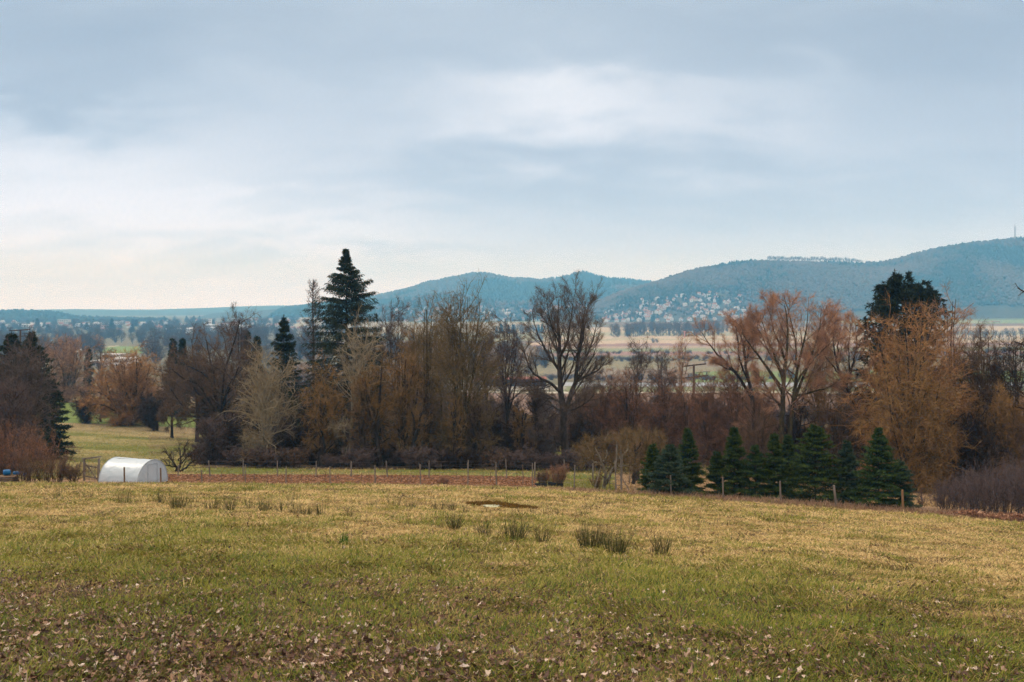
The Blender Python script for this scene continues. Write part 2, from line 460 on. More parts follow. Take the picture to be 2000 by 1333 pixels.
def build_ground():
    # rows spaced evenly in the picture, columns fanning out from a point behind the camera
    d = [-5.5, -3, -1, 1, 2.5]
    y = 4.0
    while y < 6400:
        d.append(y)
        y += max(.12, min(y * y / (F * 3.0) * 4.0 if y < 60 else y * y / 48.0 / F * 1.3 + .25, 60)) if y < 3000 else 120
    d = np.array(d)
    u = np.concatenate([np.linspace(-1.7, -.75, 60)[:-1], np.linspace(-.75, -.56, 50)[:-1], np.linspace(-.56, .56, 620), np.linspace(.56, .75, 50)[1:], np.linspace(.75, 1.7, 60)[1:]])
    U, D = np.meshgrid(u, d)
    X = U * (D + 6); Y = D
    x, yv = X.ravel(), Y.ravel()
    z = ground(x, yv)
    nr, nc = U.shape
    # pond hollow
    idx = np.arange(nr * nc).reshape(nr, nc)
    Q = np.stack([idx[:-1, :-1], idx[:-1, 1:], idx[1:, 1:], idx[1:, :-1]], -1).reshape(-1, 4)
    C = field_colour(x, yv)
    m, nt, b = mat_base('ground_cover', .95, .1)
    N, L = nt.nodes, nt.links
    a = N.new('ShaderNodeAttribute'); a.attribute_name = 'Col'
    tc = N.new('ShaderNodeTexCoord')
    n1 = N.new('ShaderNodeTexNoise'); n1.inputs['Scale'].default_value = 9; n1.inputs['Detail'].default_value = 8; n1.inputs['Roughness'].default_value = .7
    n2 = N.new('ShaderNodeTexNoise'); n2.inputs['Scale'].default_value = .35; n2.inputs['Detail'].default_value = 8; n2.inputs['Roughness'].default_value = .7
    L.new(tc.outputs['Object'], n1.inputs['Vector']); L.new(tc.outputs['Object'], n2.inputs['Vector'])
    mr = N.new('ShaderNodeMapRange'); mr.inputs['From Min'].default_value = .3; mr.inputs['From Max'].default_value = .7
    mr.inputs['To Min'].default_value = .55; mr.inputs['To Max'].default_value = 1.35; L.new(n1.outputs[0], mr.inputs[0])
    mr2 = N.new('ShaderNodeMapRange'); mr2.inputs['From Min'].default_value = .3; mr2.inputs['From Max'].default_value = .7
    mr2.inputs['To Min'].default_value = .75; mr2.inputs['To Max'].default_value = 1.25; L.new(n2.outputs[0], mr2.inputs[0])
    mm = N.new('ShaderNodeMath'); mm.operation = 'MULTIPLY'; L.new(mr.outputs[0], mm.inputs[0]); L.new(mr2.outputs[0], mm.inputs[1])
    vm = N.new('ShaderNodeVectorMath'); vm.operation = 'SCALE'; L.new(a.outputs['Color'], vm.inputs[0]); L.new(mm.outputs[0], vm.inputs['Scale'])
    L.new(vm.outputs[0], b.inputs['Base Color'])
    bp = N.new('ShaderNodeBump'); bp.inputs['Strength'].default_value = .6; bp.inputs['Distance'].default_value = .06
    L.new(n1.outputs[0], bp.inputs['Height']); L.new(bp.outputs[0], b.inputs['Normal'])
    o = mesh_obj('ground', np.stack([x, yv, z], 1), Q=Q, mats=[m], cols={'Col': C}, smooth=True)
    tag(o, 'sloping meadow running down to the valley floor and fields', None, None, 'structure')
    return o


# ------------------------------------------------------------------ hills
def hill(name, prof, Dr, Df, label, mat, back=500, rough=6, seed=1, bulge=1.0, rows=46):
    px = np.array([p[0] for p in prof], float); py = np.array([p[1] for p in prof], float)
    pxs = np.linspace(px[0], px[-1], 420)
    pys = np.interp(pxs, px, py)
    k = np.ones(7) / 7; pys = np.convolve(np.pad(pys, 3, mode='edge'), k, 'valid')
    t = np.concatenate([np.linspace(0, 1, rows), 1 + np.linspace(0, 1, 12)[1:]])
    P, Tt = np.meshgrid(pxs, t)
    PY = np.tile(pys, (len(t), 1))
    D = np.where(Tt <= 1, Df + (Dr - Df) * Tt, Dr + back * (Tt - 1))
    X = (P - 1000) / F * Dr * (D / Dr) ** .6
    X = np.where(Tt > 1, (P - 1000) / F * Dr, X)
    zr = EYE + (HZ - PY) / F * Dr
    zb = ground(X, D) - 4
    tt = np.clip(Tt, 0, 1)
    w = tt ** bulge * (1 - .25 * np.sin(tt * pi) * 0)
    w = w * (1.35 - .35 * w)
    w = np.where(Tt > 1, np.cos((Tt - 1) * pi / 2), w)
    z = zb + (zr - zb) * w
    nz = (fbm(X * .004, D * .004, seed, 4) - .5) * rough * 6 * np.sin(np.clip(tt, 0, 1) * pi)
    z = z + nz * np.clip((zr - zb) / 120, .1, 1)
    V = np.stack([X, D, z], -1).reshape(-1, 3)
    nr, nc = P.shape; idx = np.arange(nr * nc).reshape(nr, nc)
    Q = np.stack([idx[:-1, :-1], idx[:-1, 1:], idx[1:, 1:], idx[1:, :-1]], -1).reshape(-1, 4)
    o = mesh_obj(name, V, Q=Q, mats=[mat], smooth=True)
    tag(o, label, None, None, 'structure')

    def surf(p, tv):
        """world point on the hill's front at photo column p and climb fraction tv"""
        i = np.clip(np.asarray(tv) * (rows - 1), 0, rows - 1.001); i0 = i.astype(int); fi = i - i0
        j = np.clip((np.asarray(p) - pxs[0]) / (pxs[-1] - pxs[0]) * (nc - 1), 0, nc - 1.001); j0 = j.astype(int); fj = j - j0
        G = V.reshape(nr, nc, 3)
        fi = fi[..., None]; fj = fj[..., None]
        return (G[i0, j0] * (1 - fj) + G[i0, j0 + 1] * fj) * (1 - fi) + (G[i0 + 1, j0] * (1 - fj) + G[i0 + 1, j0 + 1] * fj) * fi
    return o, surf


_ph = (1 + 5 ** .5) / 2
ICO_V = np.array([[-1, _ph, 0], [1, _ph, 0], [-1, -_ph, 0], [1, -_ph, 0], [0, -1, _ph], [0, 1, _ph], [0, -1, -_ph], [0, 1, -_ph], [_ph, 0, -1], [_ph, 0, 1], [-_ph, 0, -1], [-_ph, 0, 1]]) / 1.902
ICO_F = np.array([[0, 11, 5], [0, 5, 1], [0, 1, 7], [0, 7, 10], [0, 10, 11], [1, 5, 9], [5, 11, 4], [11, 10, 2], [10, 7, 6], [7, 1, 8], [3, 9, 4], [3, 4, 2], [3, 2, 6], [3, 6, 8], [3, 8, 9], [4, 9, 5], [2, 4, 11], [6, 2, 10], [8, 6, 7], [9, 8, 1]])


def canopy(name, P, R, Hh, val, mat, label, con=None):
    """many small rough tree crowns on a hillside as one mass; con = True where the crown is a pointed conifer"""
    n = len(P)
    v = ICO_V[None] * (1 + rng.uniform(-.28, .28, (n, 12, 1)))
    if con is not None:
        top = (ICO_V[:, 2] > .3)[None, :, None]
        v = np.where(con[:, None, None] & top, v * np.array([.35, .35, 1.7]), v)
    v = v * np.stack([R, R, Hh], 1)[:, None, :]
    a = rng.uniform(0, 2 * pi, n); c, s = np.cos(a), np.sin(a)
    vx = v[..., 0] * c[:, None] - v[..., 1] * s[:, None]; vy = v[..., 0] * s[:, None] + v[..., 1] * c[:, None]
    v = np.stack([vx, vy, v[..., 2]], -1) + P[:, None, :] + np.array([0, 0, 1.0]) * (Hh * .55)[:, None, None]
    T = (ICO_F[None] + (np.arange(n) * 12)[:, None, None]).reshape(-1, 3)
    o = mesh_obj(name, v.reshape(-1, 3), T=T, mats=[mat], attrs={'v': np.repeat(val, 12)}, smooth=False)
    tag(o, label, 'woodland', None, 'stuff')
    return o


M = {}


def build_hills():
    M['hill'] = mat_noise('hill_forest_floor', (.035, .04, .032), (.07, .065, .05), .012, detail=8)
    M['hill_far'] = mat_noise('far_hill_forest', (.02, .03, .03), (.045, .055, .05), .01, detail=8)
    M['canopy'] = mat_ramp('hill_canopy', [(0, (.006, .014, .010)), (.3, (.018, .028, .018)), (.45, (.045, .04, .034)), (1, (.11, .085, .07))])
    rh, s_rh = hill('hill', [(1020, 624), (1100, 612), (1180, 588), (1210, 573), (1260, 560), (1300, 548), (1340, 533), (1400, 522), (1450, 515), (1500, 512), (1560, 513), (1640, 514), (1685, 516), (1730, 516), (1780, 500), (1830, 488), (1880, 480), (1930, 474), (2000, 468), (2200, 452), (2500, 475), (2900, 530), (3300, 600)],
                    3000, 2420, 'wooded hill rising at the right with a mast on top', M['hill'], 600, 7, 3)
    lh, s_lh = hill('hill', [(640, 624), (720, 606), (780, 594), (820, 584), (855, 578), (880, 579), (930, 588), (1000, 594), (1080, 592), (1160, 590), (1240, 596), (1300, 606), (1400, 620)],
                    3150, 2620, 'low wooded spur with village houses on its foot', M['hill'], 400, 5, 5)
    ch, s_ch = hill('hill', [(420, 612), (560, 603), (640, 596), (700, 588), (745, 578), (800, 566), (830, 555), (870, 547), (905, 539), (935, 534), (960, 538), (1000, 546), (1060, 549), (1080, 546), (1105, 543), (1122, 536), (1137, 532), (1152, 539), (1175, 546), (1210, 549), (1260, 554), (1320, 562), (1500, 580), (1800, 600)],
                    4300, 3500, 'blue twin topped hill behind the village', M['hill_far'], 700, 7, 7)
    M2 = M['hill_far']
    hill('hill', [(-1500, 604), (-400, 606), (0, 609), (60, 605.5), (120, 604.5), (200, 604.5), (260, 607), (330, 608.5), (450, 609), (600, 611), (760, 613)], 5500, 4700, 'long low blue hill on the far left horizon', M2, 500, 3, 11)
    hill('hill', [(60, 610), (140, 604), (200, 605), (300, 605), (400, 602), (470, 599), (540, 597), (600, 597.5), (680, 600), (800, 604), (1000, 612)], 6000, 5600, 'faintest blue ridge at the left horizon', M2, 300, 3, 12)
    dl, s_dl = hill('hill', [(-900, 606), (-300, 609), (0, 611), (60, 611.5), (90, 613), (115, 615), (130, 619), (150, 623), (240, 626), (330, 628)], 3300, 2900, 'dark wooded rise behind the distant town', M['hill'], 300, 2, 13)
    n = 34000
    # crowns on the right hill
    P = rng.uniform(1150, 2350, n); T_ = rng.uniform(.06, 1.0, n) ** .8
    # pasture and village ground stay open
    keep = ~((P > 1150) & (P < 1445) & (T_ < .52) & (rng.uniform(0, 1, n) < .90 - .5 * sstep(1395, 1450, P)))
    keep &= ~((T_ < .12) & (P > 1600) & (P < 1900))
    keep &= ~((T_ > .96) & (P > 1490) & (P < 1690))
    P, T_ = P[keep], T_[keep]
    pts = s_rh(P, T_)
    f = fbm(pts[:, 0] * .006, pts[:, 1] * .006, 33, 4)
    con = (f + rng.uniform(-.12, .12, len(P))) < .39
    val = np.where(con, rng.uniform(0, .3, len(P)), .45 + .5 * np.clip((f - .4) * 2.2 + rng.uniform(-.25, .25, len(P)), 0, 1))
    R = rng.uniform(3.5, 6.5, len(P)); Hh = R * rng.uniform(.8, 1.2, len(P))
    canopy('hillside_woodland', pts, R, Hh, val, M['canopy'], 'brown and dark green wood covering the right hill', con)
    n = 2600
    P = rng.uniform(700, 1330, n); T_ = rng.uniform(0, 1, n); keep = (T_ > .55) | (rng.uniform(0, 1, n) < .3); P, T_ = P[keep], T_[keep]
    pts = s_lh(P, T_); con = rng.uniform(0, 1, len(P)) < .45
    R = rng.uniform(4, 7, len(P))
    canopy('hillside_woodland', pts, R, R * 1.3, np.where(con, .12, .7) + rng.uniform(-.1, .1, len(P)), M['canopy'], 'trees scattered over the low spur among the village houses', con)
    n = 14000
    P = rng.uniform(560, 1400, n); T_ = rng.uniform(.1, 1, n)
    pts = s_ch(P, T_); f = fbm(pts[:, 0] * .004, pts[:, 1] * .004, 39, 4); con = f < .55
    R = rng.uniform(5, 8, n)
    canopy('hillside_woodland', pts, R, R * 1.1, np.where(con, .12, .6) + rng.uniform(-.12, .12, n), M['canopy'], 'dark wood covering the blue twin topped hill', con)
    n = 1800
    P = rng.uniform(-150, 330, n); T_ = rng.uniform(.0, 1, n)
    pts = s_dl(P, T_); R = rng.uniform(5, 8, n)
    canopy('hillside_woodland', pts, R, R * 1.2, rng.uniform(.0, .35, n), M['canopy'], 'dark wood on the rise behind the distant town', None)
    return s_rh, s_lh, s_ch


def build_haze():
    m = bpy.data.materials.new('haze_air'); m.use_nodes = True
    nt = m.node_tree; nt.nodes.remove(nt.nodes['Principled BSDF'])
    v = nt.nodes.new('ShaderNodeVolumePrincipled')
    v.inputs['Color'].default_value = HAZE_COL
    v.inputs['Density'].default_value = HAZE_DEN
    v.inputs['Absorption Color'].default_value = (1, 1, 1, 1)
    v.inputs['Anisotropy'].default_value = 0.0
    nt.links.new(v.outputs[0], nt.nodes['Material Output'].inputs['Volume'])
    b = MB(); x0, x1, y0, y1, z0, z1 = -11500, 11500, -12, 6520, -95, 246
    b.box(((x0 + x1) / 2, (y0 + y1) / 2, (z0 + z1) / 2), (x1 - x0, y1 - y0, z1 - z0))
    o = b.build('haze', m)
    tag(o, 'bluish winter haze filling the valley air', None, None, 'stuff')


HAZE_COL = (.185, .57, 1.0, 1)
HAZE_DEN = 2.4e-4


# ------------------------------------------------------------------ plant generators
def norm(v): return v / np.maximum(np.linalg.norm(v, axis=-1, keepdims=True), 1e-9)


def grow(P, R, n, t0, t1, ang, ln, K, up=0.0, wob=.15, rfac=.6, rmin=.006, g=None, tshape=1.0, droop=0.0, abslen=None, flat=0.0):
    """children polylines for every parent polyline. P (N,k,3), R (N,k)"""
    g = g or rng
    N, k, _ = P.shape
    t = (np.arange(n)[None] + g.uniform(0, 1, (N, n))) / n
    t = t0 + (t1 - t0) * t ** tshape
    f = t * (k - 1); i = np.minimum(f.astype(int), k - 2); w = (f - i)[..., None]
    a = np.arange(N)[:, None]
    p = P[a, i] * (1 - w) + P[a, i + 1] * w
    r = R[a, i] * (1 - w[..., 0]) + R[a, i + 1] * w[..., 0]
    tan = norm(P[a, i + 1] - P[a, i])
    az = g.uniform(0, 2 * pi, (N, n))
    az = az + np.arange(n)[None] * 2.4
    ref = np.where(np.abs(tan[..., 2:3]) > .9, np.array([1.0, 0, 0]), np.array([0, 0, 1.0]))
    b1 = norm(np.cross(tan, ref)); b2 = np.cross(tan, b1)
    an = g.uniform(ang[0], ang[1], (N, n)) * pi / 180
    side = b1 * np.cos(az)[..., None] + b2 * np.sin(az)[..., None]
    if flat: side[..., 2] *= (1 - flat); side = norm(side)
    d = norm(tan * np.cos(an)[..., None] + side * np.sin(an)[..., None])
    plen = np.linalg.norm(np.diff(P, axis=1), axis=2).sum(1)[:, None]
    L = g.uniform(ln[0], ln[1], (N, n)) * ((plen * (1.08 - .62 * t)) if abslen is None else 1.0)
    pts = [p]
    for s in range(K):
        d = norm(d + np.array([0, 0, 1.0]) * up + g.normal(0, wob, d.shape) - np.array([0, 0, 1.0]) * droop * (s + 1) / K)
        p = p + d * (L / K)[..., None]; pts.append(p)
    Pn = np.stack(pts, 2).reshape(N * n, K + 1, 3)
    r0 = np.maximum(r * rfac, rmin).reshape(-1)
    Rn = np.maximum(r0[:, None] * np.linspace(1, .35, K + 1)[None], rmin * .7)
    return Pn, Rn


def tubes(P, R, sides):
    N, k, _ = P.shape
    T = np.empty_like(P); T[:, 1:-1] = P[:, 2:] - P[:, :-2]; T[:, 0] = P[:, 1] - P[:, 0]; T[:, -1] = P[:, -1] - P[:, -2]
    T = norm(T)
    ref = np.where(np.abs(T[:, :1, 2:3]) > .9, np.array([1.0, 0, 0]), np.array([0, 0, 1.0]))
    b1 = norm(np.cross(T, np.broadcast_to(ref, T.shape))); b2 = np.cross(T, b1)
    a = np.arange(sides) * 2 * pi / sides
    V = P[:, :, None] + R[:, :, None, None] * (np.cos(a)[:, None] * b1[:, :, None] + np.sin(a)[:, None] * b2[:, :, None])
    idx = np.arange(N * k * sides).reshape(N, k, sides)
    q = np.stack([idx[:, :-1], np.roll(idx[:, :-1], -1, 2), np.roll(idx[:, 1:], -1, 2), idx[:, 1:]], -1).reshape(-1, 4)
    return V.reshape(-1, 3), q


def spikes(P, D, L, W, g=None):
    """one slender triangle each: twigs, needles, blades"""
    g = g or rng
    n = len(P); s = norm(np.cross(D, g.normal(0, 1, (n, 3))))
    V = np.stack([P - s * W[:, None] / 2, P + s * W[:, None] / 2, P + D * L[:, None]], 1)
    return V.reshape(-1, 3), np.arange(n * 3).reshape(n, 3)


def twigs_on(P, n, t0, L, W, ang=(25, 60), up=.2, g=None):
    g = g or rng
    N, k, _ = P.shape
    t = t0 + (1 - t0) * g.uniform(0, 1, (N, n)); f = t * (k - 1); i = np.minimum(f.astype(int), k - 2); w = (f - i)[..., None]
    a = np.arange(N)[:, None]
    p = P[a, i] * (1 - w) + P[a, i + 1] * w; tan = norm(P[a, i + 1] - P[a, i])
    an = g.uniform(ang[0], ang[1], (N, n, 1)) * pi / 180
    side = norm(np.cross(tan, g.normal(0, 1, (N, n, 3))))
    d = norm(tan * np.cos(an) + side * np.sin(an) + np.array([0, 0, up]))
    m = N * n
    return spikes(p.reshape(m, 3), d.reshape(m, 3), g.uniform(L[0], L[1], m), np.full(m, W), g)


class Geo:
    def __init__(s): s.V = []; s.T = []; s.Q = []; s.n = 0; s.v = []
    def add(s, V, T=None, Q=None, val=0.0):
        s.V.append(V)
        if T is not None: s.T.append(T + s.n)
        if Q is not None: s.Q.append(Q + s.n)
        s.n += len(V); s.v.append(np.broadcast_to(np.asarray(val, float), (len(V),)))
    def obj(s, name, mats, parent=None, smooth=False, xf=None):
        V = np.concatenate(s.V)
        if xf is not None: V = xf(V)
        return mesh_obj(name, V, T=np.concatenate(s.T) if s.T else None, Q=np.concatenate(s.Q) if s.Q else None, mats=mats if isinstance(mats, (list, tuple)) else [mats], parent=parent, attrs={'v': np.concatenate(s.v)}, smooth=smooth)


TW, UPF, DENS = .95, .22, .68


def bare_geo(seed, H, R, fork=.35, stems=1, leaders=6, lang=(12, 42), n2=9, n3=9, n4=7, nt=7, up=.06, r0=.25, twl=(.35, .9), tww=.022, lean=(0, 0), droop=0.0, wob=.13, spread=.12, a2=(32, 72), a3=(30, 70), cb=0.0, l2=(.35, .6), l3=(.35, .6), density=1.0, fit=True):
    """geometry of a leafless tree fitted to height H and crown radius R: returns (trunk Geo, crown Geo, fit)"""
    g = np.random.default_rng(seed); up = up * UPF; droop = droop * .7; nt = int(np.ceil(nt * .5)); density = density * DENS
    n3 = max(2, int(round(n3 * density))); n4 = max(2, int(round(n4 * density)))
    K = 8
    st = []
    for s in range(stems):
        a = g.uniform(0, 2 * pi) if stems > 1 else 0
        base = np.array([math.cos(a), math.sin(a), 0]) * (r0 * .9 if stems > 1 else 0)
        d = np.array([lean[0] + (math.cos(a) * spread * 2 if stems > 1 else 0), lean[1] + (math.sin(a) * spread * 2 if stems > 1 else 0), 1.0])
        p = base.copy(); pts = [p]
        L = H * fork
        for k in range(K):
            d = norm(d + g.normal(0, .05, 3)); p = p + d * L / K; pts.append(p)
        st.append(pts)
    P0 = np.array(st); R0 = np.tile(r0 * (np.linspace(1, .68, K + 1) + .35 * np.exp(-np.linspace(0, 9, K + 1))), (stems, 1)) * (1 if stems == 1 else .6)
    rest = H * (1 - fork)
    P1, R1 = grow(P0, R0, leaders, .72 if fork > .15 else .4, 1.0, lang, (rest * .88, rest * 1.06), 9, up=up, wob=wob, rfac=.62, abslen=1, g=g)
    if fit: # skeleton fitted to the crown before the finer branches grow
        tp = P1[:, -1]; r1 = np.percentile(np.hypot(tp[:, 0], tp[:, 1]), 80); sk = np.array([R * .80 / r1] * 2 + [H * .90 / tp[:, 2].max()])
        sk[:2] = np.clip(sk[:2], .3, 2.6); w1 = np.clip(P1[..., 2:3] / (H * max(fork, .1)), 0, 1) if fork > .3 else 1.0
        P1 = P1 * (1 + (sk - 1) * (w1 if fork > .3 else 1.0)) if False else P1 * sk; P0 = P0 * sk
    # a few lower boughs
    nb = 3 if cb == 0 else int(cb)
    Pb, Rb = grow(P0, R0, nb, .35, .85, (50, 80), (H * .16, H * .3), 9, up=.05, wob=wob, rfac=.35, abslen=1, g=g, droop=droop)
    P1 = np.concatenate([P1, Pb]); R1 = np.concatenate([R1, Rb])
    P2, R2 = grow(P1, R1, n2, .12, .97, a2, l2, 6, up=up, wob=wob, rfac=.6, rmin=.034, g=g, droop=droop * .5)
    P3, R3 = grow(P2, R2, n3, .15, 1.0, a3, l3, 4, up=up * .8, wob=wob, rfac=.55, rmin=.020, g=g, droop=droop)
    P4, R4 = grow(P3, R3, n4, .15, 1.0, (20, 55), (.35, .7), 2, up=up, wob=wob, rfac=.6, rmin=.010, g=g, droop=droop)
    tr, cr = Geo(), Geo()
    tww = tww * TW
    for (P, Rr, sd) in ((P0, R0, 8), (P1, R1, 6)):
        V, q = tubes(P, Rr, sd); tr.add(V, Q=q, val=.1)
    V, q = tubes(P2, R2, 4); cr.add(V, Q=q, val=.25)
    V, q = tubes(P3, R3, 3); cr.add(V, Q=q, val=.5)
    # the finest branches as slender two-step triangles
    d = P4[:, 1] - P4[:, 0]; L = np.linalg.norm(d, axis=1)
    cl = np.repeat(g.uniform(.30, 1.0, len(P3)), n4); cl = np.clip(cl, 0, 1)
    V, t = spikes(P4[:, 0], norm(d), L, np.full(len(L), tww * 1.3), g); cr.add(V, T=t, val=np.repeat(cl * .85, 3))
    d = P4[:, 2] - P4[:, 1]
    V, t = spikes(P4[:, 1], norm(d), np.linalg.norm(d, axis=1), np.full(len(L), tww), g); cr.add(V, T=t, val=np.repeat(cl, 3))
    if nt:
        V, t = twigs_on(P4, nt, .1, twl, tww, up=up - droop * .8, g=g); cr.add(V, T=t, val=np.repeat(np.clip(np.repeat(cl, nt) + g.uniform(-.2, .2, len(t)), 0, 1), 3))
    V = np.concatenate(cr.V)
    c0 = np.median(V[:, :2], axis=0)
    rad = np.percentile(np.hypot(V[:, 0] - c0[0], V[:, 1] - c0[1]), 96)
    top = np.percentile(V[:, 2], 98.6)
    sx, sz = np.clip(R / rad, .75, 1.3), H / top
    def xf(v):
        v = v.copy()
        w = np.clip(v[:, 2] / (H * fork + 1e-6), 0, 1)
        s = 1 + (sx - 1) * w                     # keep the trunk's own thickness
        v[:, 0] *= s; v[:, 1] *= s; v[:, 2] *= sz
        return v
    return tr, cr, xf


def tree_thing(name, loc, geos, mt, mc, label, cat='tree', group=None, rz=0.0):
    tr, cr, xf = geos
    e = empty(name, tuple(loc), rz)
    tr.obj('trunk', mt, e, smooth=True, xf=xf); cr.obj('crown', mc, e, xf=xf)
    tag(e, label, cat, group); return e


def bare_tree(px, d, top, halfpx, label, mt, mc, seed, name='bare_tree', base=None, group=None, cat='tree', **kw):
    p = at(px, d); H = height_for(px, d, top) + .15; p[2] -= .15
    R = halfpx / F * d
    return tree_thing(name, p, bare_geo(seed, H, R, **kw), mt, mc, label, cat, group)


def conifer_geo(seed, H, R, whorl=.45, nb=7, droop=.25, spray=(.25, .5), sw=.10, gaps=0.0, skirt=.04, lay=22, shape=1.0, tuft=1.0, top_r=.04, hang=0.0, upc=0.0):
    """spruce or fir: whorls of boughs, side branchlets, needle sprays"""
    g = np.random.default_rng(seed)
    tr, cr = Geo(), Geo()
    K = 14; z = np.linspace(0, H, K)
    P0 = np.stack([np.cumsum(g.normal(0, .012 * H / K, K)), np.cumsum(g.normal(0, .012 * H / K, K)), z], 1)[None]
    R0 = (top_r * .4 + H * .011 * (1 - np.linspace(0, 1, K)) ** .9)[None]
    V, q = tubes(P0, R0, 7); tr.add(V, Q=q, val=.1)
    zs = np.arange(H * skirt, H * .985, whorl)
    B = []; Bl = []
    for zz in zs:
        t = zz / H
        n = nb + (g.integers(-1, 2)); a0 = g.uniform(0, 2 * pi)
        for j in range(n):
            if g.uniform() < gaps: continue
            zj = zz + g.uniform(-.6, .6) * whorl; t = min(max(zj / H, .01), .985)
            a = a0 + j * 2 * pi / n + g.uniform(-.3, .3)
            L = R * 1.15 * (1 - t) ** shape * g.uniform(.66, 1.12) * (1 if t > skirt * 2.5 else .85) * min(1.0, (1 - t) * 5 + .10) + .06
            if g.uniform() < .10: L *= 1.22
            dz = g.uniform(-.06, .06)
            e0 = .35 * t + .05 + dz + upc        # lower boughs droop, upper ones rise
            pts = [];
            x0 = np.interp(zz, z, P0[0, :, 0]); y0 = np.interp(zz, z, P0[0, :, 1])
            for s in np.linspace(0, 1, 6):
                r = L * s
                pts.append([x0 + math.cos(a) * r, y0 + math.sin(a) * r, zj + r * e0 - droop * L * (s ** 1.6) * (1 - t * .8) + .12 * droop * L * s ** 4])
            B.append(pts); Bl.append(L)
    B = np.array(B); Bl = np.array(Bl)
    Rb = np.maximum(.012 * Bl[:, None] * np.linspace(1, .2, 6)[None] + .004, .006)
    V, q = tubes(B, Rb, 3); cr.add(V, Q=q, val=.05)
    # side branchlets
    n = lay
    t = (np.arange(n)[None] + g.uniform(0, 1, (len(B), n))) / n * .93 + .07
    f = t * 5; i = np.minimum(f.astype(int), 4); w = (f - i)[..., None]; ar = np.arange(len(B))[:, None]
    p = B[ar, i] * (1 - w) + B[ar, i + 1] * w; tan = norm(B[ar, i + 1] - B[ar, i])
    sd = norm(np.cross(tan, [0, 0, 1.0])) * np.where((np.arange(n) % 2)[None, :, None] == 0, 1, -1)
    Ls = (Bl[:, None] * .42 * (1 - t * .75) + .10) * g.uniform(.6, 1.2, t.shape)
    dv = norm(tan * .75 + sd * .75 + np.array([0, 0, 1.0]) * g.uniform(-.25, .12, t.shape)[..., None] - np.array([0, 0, hang]))
    m = len(B) * n; p = p.reshape(m, 3); dv = dv.reshape(m, 3); Ls = Ls.reshape(m)
    # needle sprays along each branchlet
    k = max(2, int(round(5 * tuft)))
    tt = g.uniform(0, 1, (m, k))
    pp = p[:, None] + dv[:, None] * (tt * Ls[:, None])[..., None]
    dd = norm(dv[:, None] * .8 + g.normal(0, .55, (m, k, 3)) + np.array([0, 0, -hang * 1.2]))
    mk = m * k
    val = np.repeat(np.clip(.25 + .5 * np.repeat(t.reshape(-1), k) + g.uniform(-.2, .25, mk), 0, 1), 3)
    V, T = spikes(pp.reshape(mk, 3), dd.reshape(mk, 3), g.uniform(*spray, mk), g.uniform(sw * .7, sw * 1.3, mk), g)
    cr.add(V, T=T, val=val)
    # leader tuft
    mk = 40; zz = g.uniform(H * .95, H, mk)
    V, T = spikes(np.stack([np.full(mk, P0[0, -1, 0]), np.full(mk, P0[0, -1, 1]), zz], 1), norm(g.normal(0, 1, (mk, 3)) + [0, 0, 1.2]), g.uniform(spray[0] * .6, spray[1] * .7, mk), np.full(mk, sw * .6), g)
    cr.add(V, T=T, val=.6)
    return tr, cr, None


def conifer(px, d, top, halfpx, label, mt, mc, seed, name='spruce_tree', base_lift=0.0, group=None, **kw):
    p = at(px, d); H = height_for(px, d, top) + .1; p[2] -= .1
    e = tree_thing(name, p, conifer_geo(seed, H, halfpx / F * d, **kw), mt, mc, label, 'tree', group)
    return e


def shrub_geo(seed, H, R, stems=26, n2=7, n3=6, nt=6, up=.10, tww=.014, r0=.022, spread=.6, twl=(.15, .45), wob=.10, basew=.35, droop=0.0):
    """many stemmed bare shrub; returns one Geo"""
    g = np.random.default_rng(seed); ge = Geo()
    a = g.uniform(0, 2 * pi, stems); rr = np.sqrt(g.uniform(0, 1, stems)) * R * basew
    p = np.stack([np.cos(a) * rr, np.sin(a) * rr, np.zeros(stems) - .05], 1)
    tilt = g.uniform(.05, spread, stems)
    d = norm(np.stack([np.cos(a) * tilt, np.sin(a) * tilt, np.ones(stems)], 1))
    L = H * g.uniform(.65, 1.05, stems) / np.maximum(d[:, 2], .55)
    pts = [p]
    for k in range(7):
        d = norm(d + g.normal(0, wob, d.shape) + np.array([0, 0, up])); p = p + d * (L / 7)[:, None]; pts.append(p)
    P1 = np.stack(pts, 1); R1 = r0 * np.linspace(1, .3, 8)[None] * g.uniform(.6, 1.3, stems)[:, None]
    P2, R2 = grow(P1, R1, n2, .15, .98, (18, 50), (.25, .5), 4, up=up, wob=wob, rfac=.6, rmin=.007, g=g, droop=droop)
    P3, R3 = grow(P2, R2, n3, .15, 1.0, (20, 55), (.3, .6), 2, up=up, wob=wob, rfac=.6, rmin=.006, g=g, droop=droop)
    V, q = tubes(P1, R1, 4); ge.add(V, Q=q, val=.1)
    V, q = tubes(P2, R2, 3); ge.add(V, Q=q, val=.4)
    dd = P3[:, 2] - P3[:, 0]
    V, t = spikes(P3[:, 0], norm(dd), np.linalg.norm(dd, axis=1), np.full(len(dd), tww * 1.2), g); ge.add(V, T=t, val=.7)
    if nt:
        V, t = twigs_on(P3, nt, .0, twl, tww, up=up, g=g); ge.add(V, T=t, val=np.repeat(g.uniform(.6, 1, len(t)), 3))
    V = np.concatenate(ge.V); rad = np.percentile(np.hypot(V[:, 0], V[:, 1]), 96); top = np.percentile(V[:, 2], 99.5)
    def xf(v): return v * np.array([R / rad, R / rad, H / top])
    return ge, xf


def shrub(px, d, top, halfpx, label, mat, seed, name='bare_shrub', group=None, H=None, **kw):
    p = at(px, d); H = H or height_for(px, d, top)
    ge, xf = shrub_geo(seed, H, halfpx / F * d, **kw)
    o = ge.obj(name, mat, None, xf=xf); o.location = tuple(p); tag(o, label, 'shrub', group); return o


